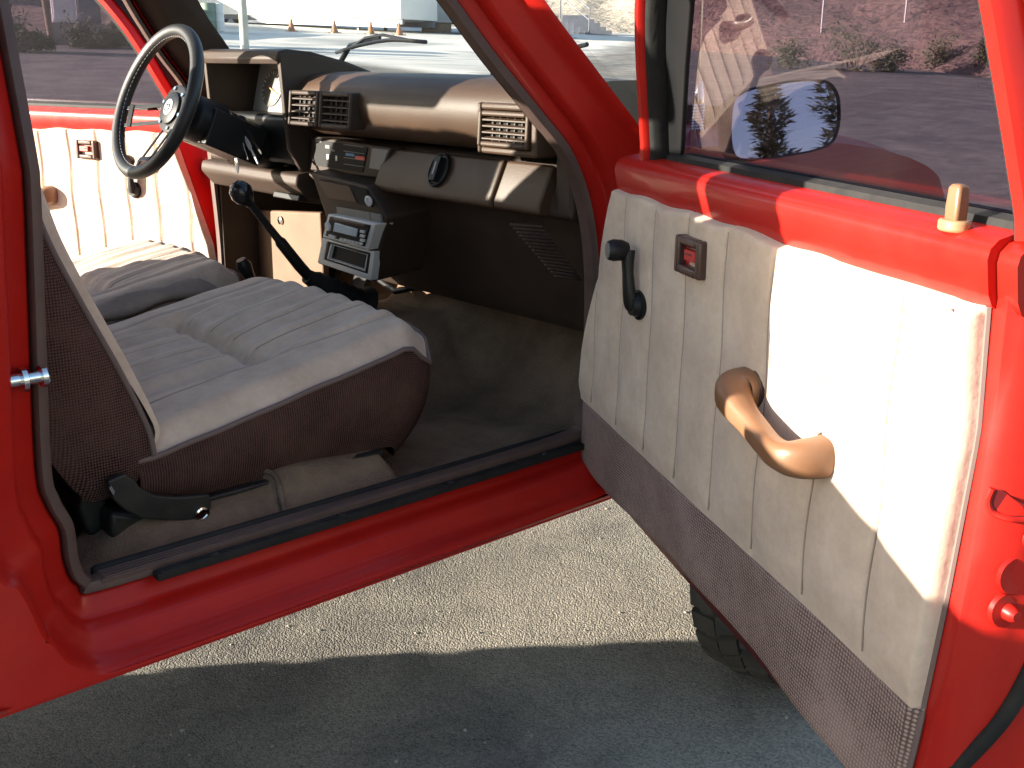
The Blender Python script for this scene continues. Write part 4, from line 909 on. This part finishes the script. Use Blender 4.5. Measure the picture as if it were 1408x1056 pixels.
    bp = t.nodes.new('ShaderNodeBump'); bp.inputs['Strength'].default_value = 1; bp.inputs['Distance'].default_value = .0017; t.links.new(ad.outputs[0], bp.inputs['Height']); t.links.new(bp.outputs[0], b.inputs['Normal'])
    return m
M['ground'] = ground_mat()
def axis_pts():
    a = [-400, -200, -100, -60, -40, -30, -22, -16]; a += lin(-12, 12, 25); a += [16, 20, 24, 28, 32, 36, 40, 45, 50, 56, 62, 70, 80, 100, 130, 200, 400]; return a
def gz(x, y):
    r = math.hypot(x, y); z = GZ+(.0148*min(x, 90)+.0547*max(-30, min(y, 90)))*ss(r, 4, 12); return z
bm = bmesh.new(); b_grid(bm, lambda x, y: (x, y, gz(x, y)), axis_pts(), axis_pts()); g = finish('ground', bm, M['ground'], sharp=180); tag(g, kind='structure')
bm = bmesh.new()                                     # loose grit on the asphalt
rg = random.Random(3)
for _ in range(450):
    c = Vector((rg.uniform(-1.6, 1.6), rg.uniform(-1.5, 1.3), GZ)); r_ = rg.choice((.0018, .002, .0025, .003, .004)); n_ = []
    for kx, kz in ((1, .1), (.7, .9), (.1, 1.2)):
        pass
    top_ = bm.verts.new(c+Vector((0, 0, r_*1.1))); ring_ = [bm.verts.new(c+Vector((r_*rg.uniform(.8, 1.4)*math.cos(a), r_*rg.uniform(.8, 1.4)*math.sin(a), r_*rg.uniform(.2, .6)))) for a in (0, 1.05, 2.1, 3.14, 4.2, 5.2)]; bot_ = [bm.verts.new(v.co*1.0-Vector((0, 0, r_))) for v in ring_]
    for i_ in range(6):
        j_ = (i_+1) % 6; bm.faces.new((ring_[i_], ring_[j_], top_)); bm.faces.new((bot_[i_], bot_[j_], ring_[j_], ring_[i_]))
gr = finish('loose_grit', bm, mat('grit', (.34, .31, .27), .9, noise=(3, 2), col2=(.24, .22, .19)), None, sharp=20); tag(gr, 'loose grit scattered on the asphalt below the open door', 'grit', kind='stuff')
# hillside beyond the road
M['rock'] = mat('red_earth', (.27, .175, .14), .95, noise=(.6, 8, .7), col2=(.15, .10, .085), bump=(1.5, .9, .6, 8))
M['dirt'] = mat('pale_dirt', (.42, .37, .29), .95, noise=(.5, 8, .7), col2=(.28, .24, .19), bump=(1.2, .8, .4, 8))
from mathutils import noise as MN
def az_pt(az, r): return CAM.x+r*math.cos(az), CAM.y+r*math.sin(az)
def hill(name, a0, a1, r0f, h, m, rw=60, na=60, nr=24, seed=0):
    bm = bmesh.new()
    def H(a, t):
        r = r0f(a)+rw*t; x, y = az_pt(math.radians(a), r); k = MN.fractal(Vector((x*.09+seed, y*.09, 0)), 1, 2, 6)
        return (x, y, gz(x, y)-.15+h*(t**.8)*1.0*(1+.25*k)+k*.9*ss(t, 0, .1))
    b_grid(bm, H, lin(a0, a1, na), [i/(nr-1) for i in range(nr)]); o = finish(name, bm, m, sharp=180); tag(o, kind='structure'); return o
hill('hillside', -15, 40.2, lambda a: lerp(a, (-15, 23, 26, 32, 40), (26, 31, 34, 38, 44)), 13, M['rock'], 70, 90, 40)
hill('dirt_slope', 40.2, 66, lambda a: 62+.2*(66-a), 9, M['dirt'], 90, 60, 30, 3)
hill('hillside', 66, 110, lambda a: 30.5+2*math.sin(a*.3), 4, M['rock'], 60, 60, 30, 5)
# road edge kerb of loose earth
# ---- plants
def leafcloud(bm, c, rx, ry, rz, n, size, mi=0, clumps=14, rnd=random):
    cl = [(Vector((rnd.gauss(0, .45)*rx, rnd.gauss(0, .45)*ry, abs(rnd.gauss(.5, .3))*rz)), rnd.uniform(.18, .4)) for _ in range(clumps)]
    for _ in range(n):
        p, s = rnd.choice(cl); q_ = c+p+Vector((rnd.gauss(0, s)*rx, rnd.gauss(0, s)*ry, rnd.gauss(0, s*.7)*rz))
        if q_.z < c.z: q_.z = c.z+rnd.random()*.1
        a = Vector((rnd.gauss(0, 1), rnd.gauss(0, 1), rnd.gauss(0, 1))).normalized(); b = a.orthogonal().normalized(); L = size*rnd.uniform(.6, 1.4)
        vs = [bm.verts.new(q_+v) for v in (-a*L, b*L*.35, a*L, -b*L*.35)]; f = bm.faces.new(vs); f.material_index = mi
M['leaf'] = mat('sage_leaf', (.085, .10, .05), .8, noise=(1.2, 3), col2=(.15, .14, .075)); M['leafd'] = mat('dark_leaf', (.045, .06, .028), .8, noise=(1.2, 3), col2=(.09, .085, .045)); M['wood'] = mat('wood', (.13, .09, .065), .9, noise=(9, 5), col2=(.2, .15, .11))
def bush(u, v, wpx, hpx, m, label, group, n=900):
    p = ground_at(u, v); dist = (p-CAM).length; sc_ = dist/FPX; wd, ht = wpx*sc_/2, hpx*sc_
    r = bpy.data.objects.new('bush', None); COL.objects.link(r); r.location = p; tag(r, label, 'bush', group)
    bm = bmesh.new(); leafcloud(bm, Vector((0, 0, .02)), wd*.75, wd*.75, ht*.75, n, .065); finish('foliage', bm, m, r, recalc=False)
    bm = bmesh.new()
    for k in range(7):
        a = random.uniform(0, 6.28); b_tube(bm, [(0, 0, -.1), (math.cos(a)*wd*.25, math.sin(a)*wd*.25, ht*.4), (math.cos(a)*wd*.5, math.sin(a)*wd*.5, ht*.75)], [.02, .012, .005], 5)
    finish('stem', bm, M['wood'], r)
G1 = 'bushes along the far road edge'
for a in ((1085, 94, 60, 45, 'leaf', 'yellowish bush seen behind the reflections beside the mirror top'), (1178, 98, 110, 50, 'leaf', 'wide sage bush at the road edge above the mirror'), (1225, 99, 50, 28, 'leaf', 'low straggly bush beside the wide sage bush'), (1292, 98, 52, 48, 'leaf', 'middle upright bush by the thin pole at the road edge'), (1358, 104, 56, 60, 'leafd', 'dark bush at the right end of the road edge')):
    bush(a[0], a[1], a[2], a[3], M[a[4]], a[5], G1)
G2 = 'bushes beyond the driver window'
for a in ((22, 72, 60, 46, 'leafd', 'dark bush left of the wooden post'), (52, 71, 44, 28, 'leafd', 'low rounded bush at the foot of the wooden post'), (118, 66, 60, 38, 'leafd', 'bush in front of the grey cabinet'), (160, 66, 64, 36, 'leafd', 'bush nearest the red driver door frame'), (190, 64, 40, 24, 'leafd', 'small bush behind the steering wheel')):
    bush(a[0], a[1], a[2], a[3], M[a[4]], a[5], G2)
# ---- poles and posts
def pole(name, u, v, top, r, m, label, cat, du=0, group=None):
    p = ground_at(u, v); d = (p-CAM).length; bm = bmesh.new(); b_tube(bm, [(0, 0, -.2), (du*.5, 0, top*.5), (du, 0, top)], [r, r*.95, r*.9], 12)
    o = finish(name, bm, m, None); o.location = p; tag(o, label, cat, group); return o
M['galv'] = mat('galvanised', (.5, .5, .48), .5, metal=.3, noise=(4, 5), col2=(.4, .4, .38)); M['paleconc'] = mat('pale_paint', (.62, .6, .52), .7, noise=(3, 5), col2=(.5, .48, .42))
pole('lamp_pole', 337, 72, 7, .11, M['paleconc'], 'thick pale pole standing in the lot behind the instrument binnacle', 'pole')
pole('sign_pole', 1238, 86, 5, .035, M['galv'], 'thin grey pole on the slope between two bushes', 'pole'); pole('sign_pole', 1299, 76, 6, .05, M['galv'], 'taller thin pole rising behind the middle bush', 'pole'); pole('sign_pole', 1126, 80, 6, .035, M['galv'], 'thin pole behind the window glare above the mirror', 'pole')
pole('wooden_post', 73, 66, 4, .075, M['wood'], 'brown wooden post at the road edge left of the white cabinet', 'post', -.3)
# ---- cabinets beyond the driver window
M['offwhite'] = mat('offwhite_paint', (.78, .76, .74), .6, noise=(3, 5), col2=(.7, .68, .66)); M['steel'] = mat('blue_grey_paint', (.16, .17, .2), .6, noise=(3, 5), col2=(.13, .14, .16)); M['conc'] = mat('concrete', (.3, .27, .24), .9, noise=(3, 6), col2=(.22, .2, .18))
def cabinet(u0, v0, u1, v1, depth, m, label, back, cat='cabinet'):
    d = back; c = CAM; A = ray((u0+u1)/2, v1); fwd = Vector((A.x, A.y, 0)).normalized(); side = Vector((fwd.y, -fwd.x, 0)); p = CAM+A*(d/ (A.x*fwd.x+A.y*fwd.y)); s_ = d/FPX
    wd, ht = (u1-u0)*s_, (v1-v0)*s_; gzv = gz(p.x, p.y)-.3
    T = lambda q_: side*q_[0]+fwd*q_[1]+Vector((0, 0, q_[2]))
    r = bpy.data.objects.new('utility_cabinet', None); COL.objects.link(r); r.location = p; tag(r, label, cat)
    bm = bmesh.new(); b_box(bm, (-wd/2, 0, 0), (wd/2, depth, ht+.6), T); finish('box', bm, m, r, bevel=.02)
    bm = bmesh.new(); b_box(bm, (-wd/2+.05, -.03, .06), (wd/2-.05, -.003, ht+.5), T); finish('door', bm, m, r, bevel=.008)
    bm = bmesh.new(); b_box(bm, (-wd*.02, -.06, ht*.42), (wd*.08, -.032, ht*.52), T); finish('handle', bm, M['steel'], r, bevel=.005)
    bm = bmesh.new(); b_box(bm, (-wd/2-.1, -.1, gzv-p.z), (wd/2+.1, depth+.1, -.004), T); finish('plinth', bm, M['conc'], r, bevel=.02)
cabinet(75, 3, 103, 31, .8, M['offwhite'], 'white metal cabinet on a block plinth beyond the driver window', 31.5); cabinet(109, 2, 137, 32, 1.2, M['steel'], 'blue grey cabinet right of the white cabinet', 33)
# ---- trailer, container, cones, bin beyond the windscreen
M['twhite'] = mat('trailer_white', (.8, .8, .77), .5, noise=(.5, 5), col2=(.72, .72, .69)); M['cgrey'] = mat('container_grey', (.33, .36, .38), .6, noise=(.8, 5), col2=(.26, .28, .3))
def place(u, v, d):
    A = ray(u, v); fwd = Vector((A.x, A.y, 0)); L = fwd.length; return CAM+A*(d/L)
pa, pb = place(258, 18, 60), place(551, 26, 50)
along = Vector((pb.x-pa.x, pb.y-pa.y, 0)); LT = along.length; along.normalize(); bk_ = Vector((-along.y, along.x, 0)); bk_ = bk_ if bk_.dot(pa-CAM) > 0 else -bk_
tr = bpy.data.objects.new('box_trailer', None); COL.objects.link(tr); zt0 = pa.z; tr.location = (pa.x, pa.y, gz(pa.x, pa.y)); tag(tr, 'long white box trailer parked across the lot beyond the windscreen', 'trailer')
TT = lambda q_: along*q_[0]+bk_*q_[1]+Vector((0, 0, q_[2]-gz(pa.x, pa.y)+zt0+(pb.z-pa.z)*q_[0]/LT))
bm = bmesh.new(); b_box(bm, (0, 0, 0), (LT, 2.5, 2.7), TT); 
for k in range(12): b_box(bm, (LT*(k+.5)/12-.02, -.02, .1), (LT*(k+.5)/12+.02, -.002, 2.6), TT)
finish('box_body', bm, M['twhite'], tr)
bm = bmesh.new(); b_box(bm, (0, .1, -.22), (LT, .25, -.005), TT); b_box(bm, (0, 2.2, -.3), (LT, 2.35, -.005), TT); b_box(bm, (.2, .3, -.5), (LT*.2, 2.2, -.05), TT)
finish('trailer_frame', bm, M['steel'], tr)
bm = bmesh.new(); b_box(bm, (LT*.27, .02, -.36), (LT*.98, .08, -.23), TT); finish('side_rail', bm, M['offwhite'], tr)
for x in (1.9, 3.0):
    for y in (.25, 2.1):
        bm = bmesh.new(); c = TT((x, y, -.48)); b_lathe(bm, [(.2, -.14), (.45, -.14), (.5, -.1), (.5, .1), (.45, .14), (.2, .14)], c, bk_, 28); wh = finish('wheel', bm, M['tread'], tr); bm = bmesh.new(); b_lathe(bm, [(.27, -.145), (.25, -.10), (.1, -.12), (.01, -.13)], c, bk_, 20); finish('rim', bm, M['cgrey'], wh)
bm = bmesh.new()
for y in (.3, 2.1): b_box(bm, (LT*.8, y-.06, -1.1), (LT*.8+.12, y+.06, -.05), TT)
finish('landing_leg', bm, M['steel'], tr)
pc = place(553, 30, 52)
fwd = Vector((pc.x-CAM.x, pc.y-CAM.y, 0)).normalized(); sd = Vector((fwd.y, -fwd.x, 0))
ct_ = bpy.data.objects.new('shipping_container', None); COL.objects.link(ct_); ct_.location = (pc.x, pc.y, gz(pc.x, pc.y)); tag(ct_, 'grey ribbed container on timber blocks right of the white trailer', 'container')
zc_ = pc.z-gz(pc.x, pc.y)
bm = bmesh.new(); T5 = lambda q_: sd*q_[0]+fwd*q_[1]+Vector((0, 0, zc_+q_[2])); b_box(bm, (0, 0, 0), (6, 2.4, 2.6), T5)
for k in range(28): b_box(bm, (.1+.21*k, -.04, .12), (.2+.21*k, -.002, 2.5), T5)
finish('container_body', bm, M['cgrey'], ct_)
bm = bmesh.new(); b_box(bm, (.9, .1, -zc_-.3), (2.2, 2.2, -.004), T5); b_box(bm, (4.2, .1, -zc_-.3), (5.6, 2.2, -.004), T5); finish('timber_block', bm, M['wood'], ct_)
M['coneo'] = mat('cone_orange', (.42, .2, .11), .6, noise=(4, 5), col2=(.36, .17, .1))
for u, v, lab in ((401, 45, 'faded cone left of the others under the trailer'), (460, 44, 'faded cone under the middle of the trailer'), (510, 45, 'faded cone under the trailer near its right end'), (549, 47, 'faded cone in front of the container')):
    p = place(u, v, 47.5); p.z = gz(p.x, p.y); r = bpy.data.objects.new('traffic_cone', None); COL.objects.link(r); r.location = p; tag(r, lab, 'cone', 'faded cones along the trailer')
    bm = bmesh.new(); b_lathe(bm, [(.17, .03), (.15, .05), (.03, .46), (.02, .47), (.001, .47)], (0, 0, 0), (0, 0, 1), 20); finish('cone_body', bm, M['coneo'], r)
    bm = bmesh.new(); b_box(bm, (-.2, -.2, -.02), (.2, .2, .03)); finish('cone_base', bm, M['coneo'], r, bevel=.01)
for u, v, m, lab in ((289, 46, 'binm', 'pale green barrel beside the trailer wheels'), (303, 44, 'offwhite', 'narrow white barrel between green barrel and trailer wheel')):
    if m == 'binm': M['binm'] = mat('bin_green', (.22, .28, .22), .6, noise=(3, 5), col2=(.18, .23, .18))
    p = place(u, v, 45); p.z = gz(p.x, p.y); s_ = 1 if m == 'binm' else .6; bm = bmesh.new(); b_lathe(bm, [(.26*s_, 0), (.28*s_, .05), (.28*s_, .33), (.295*s_, .35), (.28*s_, .37), (.28*s_, .66), (.295*s_, .68), (.28*s_, .7), (.28*s_, .98), (.25*s_, 1.0), (.001, 1.0)], (0, 0, 0), (0, 0, 1), 24); o = finish('barrel', bm, M[m], None); o.location = p; tag(o, lab, 'barrel')
# steps with a handrail on the pale slope
ps = place(770, 48, 60); r = bpy.data.objects.new('outdoor_steps', None); COL.objects.link(r); r.location = ps; tag(r, 'dark outdoor steps with pipe handrail on the pale slope', 'steps')
fwd = Vector((ps.x-CAM.x, ps.y-CAM.y, 0)).normalized(); sd = Vector((fwd.y, -fwd.x, 0))
bm = bmesh.new()
for k in range(6): b_box(bm, (1.6-.30*k, .35*k, -.6), (3.0-.30*k, .35*k+.345, .05+.2*k), lambda q_: sd*q_[0]+fwd*q_[1]+Vector((0, 0, q_[2])))
finish('tread_block', bm, M['steel'], r)
bm = bmesh.new(); T6 = lambda a, b, c: sd*a+fwd*b+Vector((0, 0, c))
b_tube(bm, [T6(1.5, 0, .0), T6(1.5, 0, 1.3), T6(.0, 1.8, 2.6), T6(.0, 1.8, .9)], .035, 8); b_tube(bm, [T6(1.5, 0, .75), T6(0, 1.8, 2.0)], .03, 8); finish('handrail', bm, M['steel'], r)
# conifers behind the photographer, seen in the door mirror
def conifer(x, y, h, label):
    r = bpy.data.objects.new('conifer_tree', None); COL.objects.link(r); r.location = (x, y, gz(x, y)); tag(r, label, 'tree', 'conifers mirrored in the wing mirror')
    bm = bmesh.new(); b_tube(bm, [(0, 0, -.3), (0, 0, h*.5), (0, 0, h*.97)], [.22, .13, .02], 8); finish('trunk', bm, M['wood'], r)
    bm = bmesh.new()
    for k in range(5200):
        t = random.random()**.8; z = h*(.1+.9*t); rad = (1-t)**.75*h*.17*(.7+.3*math.sin(z*5+random.random()*2))*math.sqrt(random.random()); a = random.uniform(0, 6.283)
        q_ = Vector((rad*math.cos(a), rad*math.sin(a), z)); d_ = Vector((math.cos(a), math.sin(a), random.uniform(-.2, .6))).normalized()*random.uniform(.12, .26); s_ = Vector((-math.sin(a), math.cos(a), random.uniform(-.5, .5)))*.05
        bm.faces.new([bm.verts.new(q_+v) for v in (-s_, d_*.6+s_*-.6, d_, s_)])
    finish('crown', bm, M['leafd'], r, recalc=False)
conifer(4.1, -24, 10.5, 'tall dark conifer reflected at the right of the door mirror'); conifer(2.6, -25, 9.2, 'shorter dark conifer reflected left of the taller one in the mirror')
